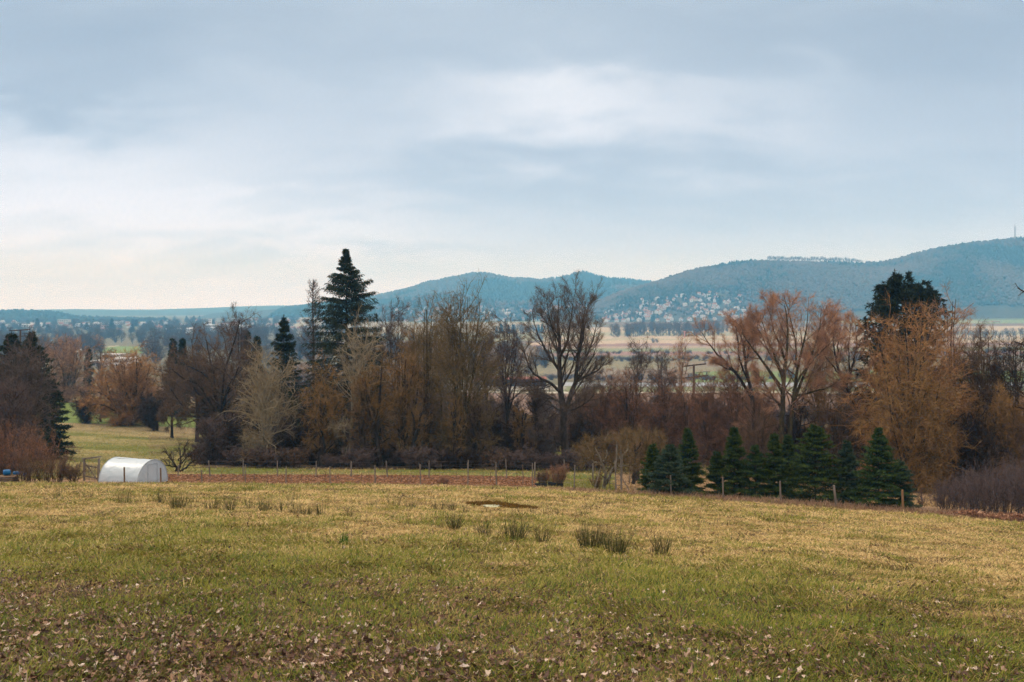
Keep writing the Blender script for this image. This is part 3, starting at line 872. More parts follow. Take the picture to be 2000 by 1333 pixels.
def twigmat(name, thick, thin, dark=None):
    return mat_ramp(name, [(0, thick), (.5, tuple((a + b) / 2 for a, b in zip(thick, thin))), (1, thin)], rough=.85, spec=.1)


def build_plant_mats():
    M['bark'] = mat_noise('grey_brown_bark', (.035, .027, .022), (.10, .082, .066), 5, stretch=(1, 1, .35), bump=.4)
    M['bark_dark'] = mat_noise('dark_bark', (.02, .015, .012), (.058, .045, .036), 5, stretch=(1, 1, .35), bump=.4)
    M['bark_mid'] = mat_noise('brown_bark', (.03, .023, .018), (.085, .065, .05), 5, stretch=(1, 1, .35), bump=.4)
    M['bark_pale'] = mat_noise('pale_bark', (.15, .125, .09), (.32, .28, .21), 6, stretch=(1, 1, .5), bump=.3)
    M['bark_moss'] = mat_noise('mossy_bark', (.035, .028, .018), (.105, .08, .036), 4, stretch=(1, 1, .5), bump=.4)
    M['tw_grey'] = twigmat('grey_twigs', (.07, .055, .046), (.16, .115, .10))
    M['tw_purple'] = twigmat('purple_twigs', (.05, .036, .033), (.155, .108, .095))
    M['tw_brown'] = twigmat('brown_twigs', (.055, .038, .026), (.20, .122, .075))
    M['tw_dark'] = twigmat('dark_twigs', (.022, .015, .011), (.070, .044, .032))
    M['tw_red'] = twigmat('red_brown_twigs', (.065, .043, .03), (.32, .165, .10))
    M['tw_orange'] = twigmat('orange_willow_twigs', (.09, .06, .035), (.50, .26, .105))
    M['tw_pink'] = twigmat('pink_willow_twigs', (.07, .052, .04), (.54, .295, .18))
    M['tw_gold'] = twigmat('gold_brown_twigs', (.085, .058, .03), (.36, .205, .075))
    M['tw_moss'] = twigmat('mossy_twigs', (.085, .066, .028), (.25, .165, .08))
    M['tw_pale'] = twigmat('pale_twigs', (.31, .26, .18), (.25, .18, .10))
    M['fir'] = mat_ramp('fir_needles', [(0, (.010, .018, .008)), (.5, (.030, .055, .013)), (1, (.095, .13, .028))])
    M['fir_blue'] = mat_ramp('blue_fir_needles', [(0, (.016, .028, .016)), (.5, (.034, .060, .034)), (1, (.10, .14, .08))])
    M['fir_light'] = mat_ramp('light_fir_needles', [(0, (.018, .032, .012)), (.5, (.03, .062, .018)), (1, (.085, .125, .03))])
    M['spruce'] = mat_ramp('spruce_needles', [(0, (.011, .015, .010)), (.5, (.017, .028, .016)), (1, (.035, .048, .024))])
    M['rush'] = mat_ramp('rush_stems', [(0, (.05, .055, .02)), (.55, (.085, .09, .03)), (.75, (.22, .17, .07)), (1, (.36, .27, .14))])
    M['wood_grey'] = mat_noise('weathered_wood', (.13, .105, .085), (.26, .22, .18), 8, stretch=(1, 1, .15), bump=.3)
    M['wood_brown'] = mat_noise('brown_wood', (.13, .085, .055), (.25, .17, .115), 8, stretch=(1, 1, .15), bump=.3)
    M['wood_orange'] = mat_noise('fresh_wood', (.20, .115, .06), (.30, .18, .10), 8, stretch=(1, 1, .15))


def build_trees():
    B = bare_tree; m = M
    # ---- left side
    for k, (dx, top, hp, dd) in enumerate([(22, 648, 50, 92), (62, 655, 62, 90), (98, 745, 36, 88)]):
        conifer(dx, dd, top, hp, ['tall dark spruce at the left edge with a ragged top', 'wide dark spruce at the left reaching down to the meadow', 'lower dark spruce at the right foot of the wide left spruce'][k], m['bark_dark'], m['spruce'], 100 + k, nb=9, whorl=.5, spray=(.2, .45), sw=.10, lay=18, tuft=1.2, shape=.55, droop=.3, gaps=.05)
    B(42, 76, 682, 66, 'dense grey bare tree in front of the dark left spruces', m['bark'], m['tw_grey'], 201, fork=.15, stems=3, leaders=7, lang=(15, 60), n2=9, n3=8, n4=6, nt=5, r0=.16, tww=.02)
    B(15, 70, 760, 48, 'low grey bare tree at the left frame edge above the barrel', m['bark'], m['tw_purple'], 202, fork=.12, stems=3, leaders=5, lang=(15, 60), r0=.12, n3=7, n4=5, nt=5, tww=.018)
    B(130, 215, 664, 48, 'pinkish many stemmed bare tree left of the small narrow spruce', m['bark'], m['tw_pink'], 203, fork=.06, stems=6, leaders=4, lang=(8, 30), n2=8, n3=7, n4=5, nt=4, r0=.35, tww=.05, up=.1, spread=.16, twl=(.6, 1.4))
    conifer(173, 232, 680, 11, 'small narrow dark spruce behind the orange willow', m['bark_dark'], m['spruce'], 104, whorl=.7, nb=7, spray=(.4, .8), sw=.3, lay=6, shape=.6, tuft=.8)
    B(197, 245, 678, 26, 'small grey bare tree just right of the narrow spruce', m['bark'], m['tw_grey'], 204, density=.7, nt=4, tww=.05, r0=.3, twl=(.6, 1.2))
    B(166, 152, 772, 26, 'small dark vase shaped bare tree on the meadow crest', m['bark_dark'], m['tw_dark'], 205, fork=.18, stems=2, leaders=6, lang=(25, 60), density=.7, nt=5, tww=.035, r0=.2)
    B(196, 156, 785, 22, 'thin bare sapling beside the dark vase shaped tree', m['bark_dark'], m['tw_brown'], 206, density=.6, nt=4, tww=.03, r0=.15)
    B(254, 150, 694, 76, 'round orange willow standing alone on the meadow edge', m['bark_dark'], m['tw_orange'], 207, density=.75, fork=.07, stems=5, leaders=6, lang=(10, 50), n2=10, n3=9, n4=6, nt=6, r0=.45, tww=.036, up=.10, spread=.22, twl=(.5, 1.3))
    B(336, 128, 690, 34, 'slim reddish bare tree right of the round orange willow', m['bark_dark'], m['tw_brown'], 208, fork=.3, leaders=6, lang=(12, 40), tww=.03, r0=.2)
    B(308, 142, 770, 32, 'small dark bare tree between the orange willow and the slim tree', m['bark_dark'], m['tw_dark'], 209, density=.8, tww=.03, r0=.18, stems=2)
    for k, (px, top, hp) in enumerate([(338, 664, 17), (357, 664, 14)]):
        conifer(px, 185, top, hp, ['dark blue spruce, left one of the close pair behind the slim tree', 'dark blue spruce, right one of the close pair behind the slim tree'][k], m['bark_dark'], m['spruce'], 110 + k, whorl=.7, nb=7, spray=(.4, .8), sw=.25, lay=8, shape=.7)
    B(432, 118, 636, 98, 'broad dense purple brown bare tree left of the pale branched tree', m['bark_dark'], m['tw_brown'], 210, fork=.22, leaders=10, lang=(10, 68), n2=11, n3=10, n4=7, nt=6, r0=.38, tww=.027, wob=.16)
    B(470, 128, 610, 30, 'tall thin bare tree rising behind the broad purple brown tree', m['bark_dark'], m['tw_grey'], 211, fork=.4, leaders=5, lang=(8, 25), tww=.028, r0=.22)
    B(385, 122, 655, 55, 'brown bare tree forming the left shoulder of the broad dense tree', m['bark_dark'], m['tw_brown'], 212, fork=.25, leaders=8, lang=(10, 55), nt=5, r0=.25, tww=.028)
    conifer(482, 135, 652, 16, 'dark ragged spruce top behind the broad bare tree', m['bark_dark'], m['spruce'], 112, whorl=.7, nb=6, spray=(.35, .7), sw=.2, lay=8, gaps=.25, shape=.6)
    conifer(501, 134, 657, 13, 'second ragged spruce top just left of the pale branched tree', m['bark_dark'], m['spruce'], 113, whorl=.7, nb=6, spray=(.35, .7), sw=.2, lay=8, gaps=.25, shape=.6)
    B(520, 84, 690, 74, 'pale branched bare tree with a wide fan of whitish boughs', m['bark_pale'], m['tw_pale'], 213, density=.85, fork=.22, stems=2, leaders=9, lang=(10, 62), n2=8, n3=8, n4=6, nt=5, r0=.17, tww=.018, wob=.10)
    conifer(555, 97, 616, 46, 'pointed dark spruce left of the larch', m['bark_dark'], m['spruce'], 114, whorl=.45, nb=7, spray=(.16, .4), sw=.085, lay=20, droop=.36, shape=.62, gaps=.10, hang=.35, tuft=1.3)
    larch(612, 99, 545, 42)
    conifer(678, 93, 486, 112, 'tallest dark spruce rising above all the other trees', m['bark_dark'], m['spruce'], 115, whorl=.44, nb=9, spray=(.12, .34), sw=.055, lay=24, droop=.46, shape=.60, gaps=.14, hang=.55, tuft=2.0)
    B(683, 85, 622, 62, 'pale birch like bare tree in front of the tallest spruce', m['bark_pale'], m['tw_pale'], 214, fork=.38, leaders=7, lang=(10, 45), n2=8, n3=7, n4=5, nt=3, r0=.15, tww=.016, up=.10, wob=.09)
    B(650, 86, 715, 60, 'golden brown twiggy willow crown below the tallest spruce', m['bark_moss'], m['tw_gold'], 215, density=.78, fork=.35, leaders=9, lang=(20, 70), n2=9, n3=9, n4=6, nt=6, r0=.2, tww=.018, lean=(-.25, 0), droop=.10)
    B(745, 84, 700, 52, 'leaning golden willow with a dark sloping trunk', m['bark_dark'], m['tw_gold'], 216, density=.78, fork=.35, leaders=8, lang=(10, 50), lean=(-.62, 0), r0=.22, tww=.018, up=.12, nt=5)
    B(722, 100, 640, 42, 'thin grey bare tree behind the leaning golden willow', m['bark'], m['tw_grey'], 217, fork=.35, leaders=6, lang=(10, 35), tww=.022, r0=.18, density=.85)
    B(770, 101, 596, 38, 'reddish grey bare tree top right of the tallest spruce', m['bark'], m['tw_purple'], 218, fork=.4, leaders=6, lang=(8, 30), tww=.022, r0=.18, density=.85)
    B(785, 86, 690, 40, 'short orange willow with a pollarded dark trunk', m['bark_dark'], m['tw_gold'], 219, density=.78, fork=.2, stems=1, leaders=12, lang=(5, 50), up=.12, r0=.32, tww=.018, nt=6)
    B(828, 90, 588, 42, 'tall upright bare tree with fine vertical branches left of the mossy tree', m['bark_moss'], m['tw_moss'], 220, density=.78, fork=.3, leaders=8, lang=(6, 26), up=.14, r0=.22, tww=.018, n2=9, nt=5)
    B(806, 92, 640, 30, 'orange tinted slender willow beside the tall upright tree', m['bark_moss'], m['tw_gold'], 221, density=.78, fork=.35, leaders=6, lang=(6, 30), up=.12, r0=.15, tww=.018)
    B(905, 86, 580, 72, 'large mossy bare tree with golden lichen on its many stems', m['bark_moss'], m['tw_moss'], 222, density=.78, fork=.2, stems=4, leaders=6, lang=(6, 34), up=.12, r0=.27, tww=.018, n2=9, n3=9, nt=5, spread=.16)
    B(862, 97, 625, 34, 'thin brown bare tree between the upright tree and the mossy tree', m['bark'], m['tw_brown'], 223, fork=.35, leaders=6, lang=(8, 30), tww=.02, r0=.16)
    B(990, 106, 628, 52, 'purple grey bare tree left of the big central tree', m['bark_dark'], m['tw_purple'], 225, fork=.3, leaders=8, lang=(8, 40), up=.08, r0=.25, tww=.024, nt=5)
    B(950, 100, 640, 30, 'slender grey tree between the mossy tree and the purple grey tree', m['bark'], m['tw_grey'], 226, fork=.35, leaders=6, lang=(8, 30), tww=.022, r0=.15)
    central_tree()
    B(1045, 95, 740, 26, 'thin young bare tree just left of the big central trunk', m['bark_dark'], m['tw_dark'], 228, fork=.5, leaders=6, lang=(15, 50), tww=.018, r0=.1, density=.7)
    B(1245, 104, 668, 34, 'slender speckled bare tree right of the big central tree', m['bark_moss'], m['tw_grey'], 229, fork=.4, leaders=5, lang=(5, 25), up=.1, tww=.022, r0=.16, density=.8)
    B(1290, 108, 690, 28, 'thin grey bare tree between the speckled tree and the orange birch', m['bark'], m['tw_grey'], 230, fork=.4, leaders=6, lang=(8, 35), tww=.022, r0=.15, density=.8)
    B(1330, 112, 662, 26, 'narrow pale orange birch behind the power pole', m['bark_moss'], m['tw_pink'], 231, fork=.35, leaders=5, lang=(4, 18), up=.12, tww=.022, r0=.12, density=.7, twl=(.5, 1.1))
    for k, (px, top, hp, dd, mt) in enumerate([(1185, 735, 44, 103, 'tw_red'), (1235, 742, 48, 100, 'tw_red'), (1290, 750, 42, 103, 'tw_red'), (1150, 762, 34, 106, 'tw_brown'), (1345, 765, 40, 104, 'tw_red'), (1390, 745, 44, 98, 'tw_red'), (1440, 715, 55, 95, 'tw_red'), (1480, 745, 40, 92, 'tw_red')]):
        B(px, dd, top, hp, ['reddish many stemmed thicket tree, %s' % s for s in ('first to the right of the big central tree', 'below the slender speckled tree', 'below the thin grey tree', 'lowest and brownest, beside the big central trunk', 'just left of the power pole', 'just right of the power pole', 'tallest, left of the large pink willow', 'touching the large pink willow trunk')][k], m['bark_dark'], m[mt], 240 + k, density=.8, fork=.08, stems=5, leaders=5, lang=(8, 40), up=.08, tww=.022, r0=.16, n2=8, n3=7, n4=5, nt=5, spread=.3, group='reddish thicket trees right of the centre')
    # ---- willows at the right
    limb_tree(1474, 890, 84, [[(1474, 900, .30), (1473, 840, .26), (1469, 770, .24)],
        [(1469, 775, .24), (1462, 735, .18), (1457, 690, .14), (1450, 650, .08), (1441, 618, .03)], [(1469, 775, .20), (1440, 722, .15), (1412, 692, .11), (1392, 668, .07), (1382, 645, .03)],
        [(1462, 740, .14), (1438, 700, .10), (1432, 660, .07), (1424, 628, .03)], [(1457, 700, .12), (1468, 668, .08), (1480, 640, .03)], [(1440, 722, .10), (1420, 715, .07), (1396, 700, .03)], [(1455, 690, .08), (1452, 655, .05), (1460, 625, .02)]],
        'leaning pink willow left of the large pink willow', m['bark_dark'], m['tw_pink'], 1250, n2=10)
    limb_tree(1530, 890, 80, [[(1527, 900, .34), (1527, 840, .30), (1528, 770, .26), (1530, 730, .22), (1537, 680, .16), (1541, 630, .09), (1532, 585, .03)],
        [(1538, 900, .30), (1541, 840, .26), (1548, 780, .22), (1553, 740, .18), (1558, 700, .14), (1570, 650, .08), (1576, 604, .03)],
        [(1529, 765, .18), (1502, 712, .14), (1478, 682, .10), (1462, 655, .06), (1452, 625, .02)], [(1545, 772, .14), (1590, 760, .10), (1620, 752, .07), (1640, 735, .03)],
        [(1543, 800, .20), (1572, 725, .15), (1590, 682, .10), (1603, 640, .06), (1606, 600, .02)], [(1529, 742, .16), (1515, 692, .11), (1500, 650, .07), (1488, 608, .03)],
        [(1536, 705, .14), (1520, 655, .09), (1512, 610, .05), (1508, 582, .02)], [(1555, 712, .13), (1560, 660, .09), (1554, 610, .05), (1550, 578, .02)], [(1578, 705, .11), (1606, 672, .08), (1622, 640, .04), (1630, 612, .02)],
        [(1549, 760, .14), (1562, 720, .1), (1585, 690, .06), (1612, 655, .03)], [(1529, 720, .12), (1505, 690, .08), (1482, 640, .05), (1476, 610, .02)], [(1529, 800, .14), (1508, 770, .1), (1490, 740, .06), (1470, 715, .03)]],
        'large pink orange willow with several dark stems', m['bark_moss'], m['tw_pink'], 1260, n2=11, nt=6)
    limb_tree(1700, 895, 82, [[(1704, 900, .24), (1696, 840, .22), (1668, 785, .19), (1646, 742, .16), (1632, 702, .11), (1626, 660, .07), (1632, 615, .02)],
        [(1652, 752, .15), (1676, 705, .11), (1688, 662, .07), (1690, 620, .02)], [(1640, 725, .10), (1615, 690, .07), (1608, 655, .03)], [(1632, 700, .10), (1645, 662, .07), (1655, 615, .03)], [(1662, 728, .10), (1660, 680, .07), (1668, 625, .03)], [(1670, 790, .1), (1690, 745, .07), (1708, 700, .03)]],
        'thin pink willow leaning left between the large willow and the dense one', m['bark_dark'], m['tw_pink'], 1280, n2=9)
    B(1605, 86, 640, 44, 'slender grey willow just right of the large pink willow', m['bark_moss'], m['tw_gold'], 253, fork=.25, stems=2, leaders=5, lang=(6, 30), r0=.15, tww=.018, nt=5, up=.1)
    B(1655, 90, 705, 36, 'grey brown bare tree low between the willows', m['bark'], m['tw_grey'], 254, fork=.3, leaders=7, lang=(8, 40), r0=.15, tww=.02)
    spruce_right()
    B(1790, 76, 632, 112, 'huge dense orange brown willow in front of the right spruce', m['bark_dark'], m['tw_orange'], 255, density=.70, fork=.14, stems=4, leaders=8, lang=(10, 62), n2=11, n3=9, n4=7, nt=7, r0=.36, tww=.019, up=.04, droop=.10, spread=.26, twl=(.4, 1.0), cb=8)
    B(1768, 72, 720, 88, 'lower golden willow filling the foot of the huge dense one', m['bark_dark'], m['tw_gold'], 256, density=.8, fork=.12, stems=4, leaders=8, lang=(15, 70), n2=9, n3=9, n4=6, nt=6, r0=.2, tww=.018, up=.03, droop=.16, spread=.3, cb=6)
    B(1860, 80, 596, 48, 'pink willow tips rising at the right of the huge dense willow', m['bark_dark'], m['tw_pink'], 257, fork=.3, leaders=6, lang=(10, 40), r0=.2, tww=.018, nt=6)
    B(1925, 76, 658, 62, 'dark brown wide bare tree right of the huge dense willow', m['bark_dark'], m['tw_brown'], 258, fork=.25, stems=2, leaders=8, lang=(15, 60), r0=.24, tww=.019, nt=6, n2=9)
    B(1985, 74, 668, 46, 'dark bare tree cut by the right frame edge', m['bark_dark'], m['tw_dark'], 259, fork=.25, stems=2, leaders=7, lang=(15, 60), r0=.22, tww=.019, nt=5)
    B(1955, 72, 770, 44, 'low orange willow under the wide bare tree', m['bark_dark'], m['tw_gold'], 260, fork=.2, stems=2, leaders=7, lang=(15, 60), r0=.14, tww=.018, nt=5)
    # the near tree whose branch tips reach in at the right edge
    B(2075, 34, 470, 92, 'near bare tree outside the frame whose twig tips reach in at upper right', m['bark_dark'], m['tw_dark'], 262, fork=.35, leaders=7, lang=(15, 55), r0=.2, tww=.012, n2=6, n3=6, n4=4, nt=1, twl=(.12, .3))
    # ---- apple trees and garden shrubs
    limb_tree(1181, 950, 61, [[(1180, 955, .17), (1181, 935, .15), (1184, 922, .13), (1176, 905, .10), (1172, 890, .07), (1162, 872, .03)], [(1184, 945, .14), (1190, 925, .13), (1203, 905, .10), (1206, 880, .08), (1200, 855, .03)],
        [(1174, 905, .09), (1160, 900, .07), (1145, 895, .05), (1130, 882, .02)], [(1178, 900, .08), (1188, 888, .06), (1186, 866, .04), (1190, 846, .02)], [(1204, 900, .09), (1220, 888, .07), (1232, 870, .05), (1240, 850, .02)],
        [(1205, 880, .07), (1218, 862, .05), (1222, 838, .02)], [(1200, 910, .07), (1216, 905, .05), (1238, 898, .02)], [(1172, 892, .06), (1152, 880, .04), (1146, 862, .02)]],
        'old gnarled apple tree with pale lichened boughs beside the ladder', m['bark_pale'], m['tw_moss'], 1320, n2=8, n3=6, n4=4, nt=3, depth=1.5, up=.04, tw=.012, a2=(35, 80), l2=(.25, .45))
    limb_tree(1238, 940, 65, [[(1236, 945, .19), (1238, 925, .17), (1242, 905, .14), (1240, 880, .09), (1238, 855, .04)], [(1241, 910, .13), (1256, 892, .10), (1264, 868, .07), (1268, 842, .03)], [(1240, 895, .10), (1222, 880, .07), (1216, 858, .03)],
        [(1250, 898, .08), (1272, 888, .05), (1288, 872, .02)], [(1242, 880, .07), (1250, 860, .05), (1250, 838, .02)], [(1262, 875, .06), (1278, 862, .04), (1284, 845, .02)]],
        'darker gnarled apple tree left of the young firs', m['bark_mid'], m['tw_moss'], 1340, n2=8, n3=6, n4=4, nt=3, depth=1.4, up=.04, tw=.012, a2=(35, 80), l2=(.28, .5))
    limb_tree(347, 926, 74, [[(347, 930, .14), (345, 915, .12), (338, 900, .08), (328, 888, .05), (318, 880, .02)], [(347, 926, .13), (349, 908, .10), (346, 890, .06), (341, 872, .02)], [(347, 924, .13), (362, 916, .10), (378, 900, .07), (396, 888, .03)],
        [(352, 905, .08), (364, 892, .06), (376, 878, .02)], [(344, 912, .08), (326, 905, .05), (308, 896, .02)], [(349, 900, .07), (358, 882, .04), (360, 868, .02)]],
        'low crooked apple tree with dark spreading boughs right of the polytunnel', m['bark_dark'], m['tw_dark'], 1300, n2=6, n3=5, n4=3, nt=2, depth=1.2, up=.02, tw=.014, a2=(30, 75))
    # pollard trunks and dark thicket under the long row
    for k, (px, dd, top, hp) in enumerate([(415, 86, 826, 34), (455, 88, 815, 36), (500, 90, 800, 40), (545, 92, 795, 40), (590, 92, 790, 38), (625, 88, 812, 34), (672, 90, 800, 40), (715, 94, 800, 36), (850, 100, 815, 36), (925, 94, 810, 34), (960, 100, 800, 36), (1010, 98, 800, 34), (1060, 102, 806, 36), (1140, 98, 812, 34)]):
        B(px, dd, top, hp, 'dark twiggy understorey tree ' + ['at the left end of the thicket', 'second from the left end of the thicket', 'under the pale branched tree', 'under the pointed spruce', 'under the larch', 'left of the tallest spruce trunk', 'under the tallest spruce', 'between the tallest spruce and the leaning willow', 'under the tall upright tree', 'under the mossy tree', 'right of the mossy tree stems', 'under the purple grey tree', 'left of the big central trunk', 'right of the big central trunk'][k],
          m['bark_dark'], m['tw_dark'] if k % 3 else m['tw_purple'], 300 + k, density=.85, wob=.18, fork=.12, stems=5, leaders=4, lang=(12, 60), r0=.13, tww=.018, n2=7, n3=7, n4=5, nt=5, spread=.35, group='dark understorey trees below the tree row')
    for k, (px, dd, top, hp) in enumerate([(1480, 80, 800, 40), (1560, 84, 790, 46), (1630, 80, 790, 44), (1700, 80, 780, 42), (1850, 76, 800, 46), (1910, 72, 810, 46), (1980, 72, 800, 46)]):
        B(px, dd, top, hp, 'dark brown understorey tree ' + ['behind the left young firs', 'behind the middle young firs', 'behind the blue green fir', 'left of the huge dense willow', 'right of the huge dense willow foot', 'behind the purple brambles', 'at the right frame edge behind the brambles'][k],
          m['bark_dark'], m['tw_dark'] if k % 2 else m['tw_brown'], 330 + k, fork=.12, stems=4, leaders=5, lang=(12, 55), r0=.13, tww=.018, n2=7, n3=7, n4=5, nt=5, spread=.35, group='dark understorey trees behind the firs')
    # stout trunks standing at the back of the garden
    for k, (px, dd, top, hp, ln) in enumerate([(628, 84, 780, 26, 0), (707, 84, 770, 28, .0), (808, 84, 800, 30, 0), (835, 85, 770, 22, 0), (889, 84, 780, 24, .05), (932, 86, 790, 26, 0), (1018, 88, 800, 26, 0), (1243, 72, 870, 20, .1), (1262, 74, 850, 20, 0)]):
        B(px, dd, top, hp, 'stout dark pollard trunk with a brush of twigs ' + ['left of the tallest spruce', 'right of the tallest spruce', 'right of the leaning willow', 'under the tall upright tree', 'left stem under the mossy tree', 'right stem under the mossy tree', 'under the purple grey tree', 'behind the ladder', 'between the ladder and the firs'][k],
          m['bark_dark'], m['tw_brown'] if k % 2 else m['tw_gold'], 360 + k, density=.8, fork=.42, leaders=10, lang=(8, 55), r0=.36 if k < 7 else .24, tww=.016, n2=7, n3=6, n4=4, nt=4, up=.1, lean=(ln, 0), group='pollard trunks at the back of the garden', name='pollard_tree')


def larch(px, d, top, hp):
    """bare larch: straight stem with upswept thin boughs"""
    g = np.random.default_rng(77); p = at(px, d); H = height_for(px, d, top); R = hp / F * d
    tr, cr = Geo(), Geo(); K = 12
    P0 = np.stack([np.cumsum(g.normal(0, .03, K)), np.cumsum(g.normal(0, .03, K)), np.linspace(0, H, K)], 1)[None]; R0 = (.02 + .22 * (1 - np.linspace(0, 1, K)))[None]
    V, q = tubes(P0, R0, 7); tr.add(V, Q=q, val=.1)
    B = []
    for zz in np.arange(H * .12, H * .97, .28):
        t = zz / H
        for j in range(3):
            a = g.uniform(0, 2 * pi); L = (R * 1.15 * (1 - t) ** .75 + .3) * g.uniform(.7, 1.15)
            e = -.22 + .9 * t; s = np.linspace(0, 1, 7)
            B.append(np.stack([math.cos(a) * L * s, math.sin(a) * L * s, zz + L * (e * s + .42 * s ** 2.5)], 1))
    B = np.array(B); Rb = np.tile(.028 * np.linspace(1, .3, 7), (len(B), 1))
    V, q = tubes(B, Rb, 3); cr.add(V, Q=q, val=.2)
    P3, R3 = grow(B, Rb, 12, .15, 1, (40, 75), (.12, .28), 2, up=.12, wob=.12, rfac=.5, rmin=.01, g=g)
    V, q = tubes(P3, R3, 3); cr.add(V, Q=q, val=.5)
    V, t = twigs_on(P3, 5, 0, (.15, .4), .018, up=-.1, g=g); cr.add(V, T=t, val=.9)
    tree_thing('larch_tree', p, (tr, cr, None), M['bark'], M['tw_purple'], 'tall bare larch with thin upswept boughs left of the tallest spruce')


def poly(*pts, n=14, seed=0, wob=.025):
    """smooth polyline through points given as (x, y, z, radius)"""
    g = np.random.default_rng(seed); a = np.array(pts, float)
    t = np.linspace(0, 1, len(a)); s = np.linspace(0, 1, n)
    o = np.stack([np.interp(s, t, a[:, i]) for i in range(4)], 1)
    for _ in range(2): o[1:-1] = (o[:-2] + 2 * o[1:-1] + o[2:]) / 4
    o[1:-1, :3] += g.normal(0, wob, (n - 2, 3))
    return o


def central_tree():
    """the big forked tree in the middle, limbs placed after the photo (metres from its foot)"""
    d = 88.0; s = d / F; p = at(1107, d)
    z0 = (HZ - 915) / F * d
    def w(px, py, y, r): return ((px - 1107) * s, y, (915 - py) * s, r)
    L = [poly(w(1108, 922, 0, .62), w(1104, 880, 0, .44), w(1100, 835, 0, .40), w(1100, 792, 0, .40), seed=1),
         poly(w(1100, 800, 0, .38), w(1095, 745, .1, .30), w(1092, 700, .2, .25), w(1094, 650, .1, .17), w(1088, 610, 0, .09), w(1092, 568, 0, .03), seed=2),
         poly(w(1100, 805, 0, .34), w(1118, 760, -.3, .27), w(1126, 720, -.4, .23), w(1130, 660, -.5, .15), w(1140, 610, -.6, .08), w(1142, 572, -.6, .03), seed=3),
         poly(w(1093, 715, .2, .19), w(1075, 690, 1, .15), w(1056, 655, 1.4, .10), w(1044, 620, 1.6, .05), w(1040, 588, 1.6, .02), seed=4),
         poly(w(1092, 690, .2, .19), w(1106, 660, -1, .14), w(1112, 620, -1.5, .10), w(1116, 580, -1.6, .05), w(1122, 550, -1.6, .02), seed=5),
         poly(w(1096, 760, 0, .20), w(1070, 735, -.8, .16), w(1045, 725, -1.4, .12), w(1030, 700, -1.8, .07), w(1022, 665, -2, .03), seed=6),
         poly(w(1127, 715, -.4, .16), w(1145, 690, .6, .12), w(1160, 655, 1.2, .08), w(1170, 615, 1.5, .03), seed=7),
         poly(w(1122, 740, -.3, .15), w(1145, 722, -1.2, .11), w(1166, 712, -1.8, .08), w(1180, 690, -2, .03), seed=8),
         poly(w(1126, 700, -.4, .14), w(1140, 650, 1.5, .10), w(1150, 600, 2.2, .05), w(1152, 575, 2.4, .02), seed=9),
         poly(w(1094, 660, .1, .13), w(1078, 630, -1.6, .09), w(1068, 590, -2.2, .05), w(1066, 565, -2.4, .02), seed=10),
         poly(w(1094, 780, 0, .15), w(1072, 770, 1.4, .11), w(1045, 758, 2.2, .08), w(1020, 735, 2.8, .03), seed=11),
         poly(w(1100, 870, 0, .16), w(1082, 858, -.7, .12), w(1058, 855, -1.2, .09), w(1036, 842, -1.6, .04), seed=12),
         poly(w(1098, 800, 0, .14), w(1085, 795, 1.5, .10), w(1070, 780, 3, .08), w(1060, 750, 3.8, .03), seed=13),
         poly(w(1102, 798, 0, .14), w(1125, 785, 2, .10), w(1150, 765, 3.4, .06), w(1162, 735, 4, .03), seed=14),
         poly(w(1104, 798, 0, .12), w(1120, 790, -2, .09), w(1140, 775, -3, .06), w(1155, 755, -3.6, .03), seed=15),
         poly(w(1104, 690, 0, .13), w(1085, 670, 2.4, .09), w(1075, 640, 3.4, .06), w(1070, 610, 3.8, .02), seed=16),
         poly(w(1122, 690, 0, .13), w(1130, 670, -2.4, .09), w(1135, 640, -3.6, .06), w(1130, 605, -4, .02), seed=17)]
    A = np.stack(L); P, R = A[..., :3], A[..., 3] * .78
    P[..., 2] *= .945
    tr, cr = Geo(), Geo(); V, q = tubes(P, R, 8); tr.add(V, Q=q, val=.1)
    g = np.random.default_rng(4)
    P1, R1 = P[1:], R[1:]
    P2, R2 = grow(P1, R1, 12, .10, .97, (25, 55), (.28, .5), 7, up=.06, wob=.07, rfac=.42, rmin=.020, g=g)
    P3, R3 = grow(P2, R2, 7, .15, 1, (20, 50), (.45, .75), 5, up=.05, wob=.07, rfac=.5, rmin=.012, g=g)
    P4, R4 = grow(P3, R3, 5, .15, 1, (20, 50), (.35, .65), 3, up=.05, wob=.1, rfac=.5, rmin=.008, g=g)
    V, q = tubes(P2, R2, 5); cr.add(V, Q=q, val=.1)
    V, q = tubes(P3, R3, 3); cr.add(V, Q=q, val=.35)
    V, q = tubes(P4, R4, 3); cr.add(V, Q=q, val=.6)
    V, t = twigs_on(P4, 5, .1, (.25, .6), .013, up=.1, g=g); cr.add(V, T=t, val=.9)
    Pt, Rt = grow(P[:1], R[:1], 26, .3, 1, (50, 95), (1.0, 2.4), 5, up=.1, wob=.2, rfac=.1, rmin=.02, abslen=1, g=g)
    V, q = tubes(Pt, Rt, 3); cr.add(V, Q=q, val=.3)
    V, t = twigs_on(Pt, 14, .1, (.3, .8), .02, g=g); cr.add(V, T=t, val=.6)
    tree_thing('bare_tree', p, (tr, cr, None), M['bark_mid'], M['tw_dark2'], 'big dark bare tree with a forked trunk near the centre')


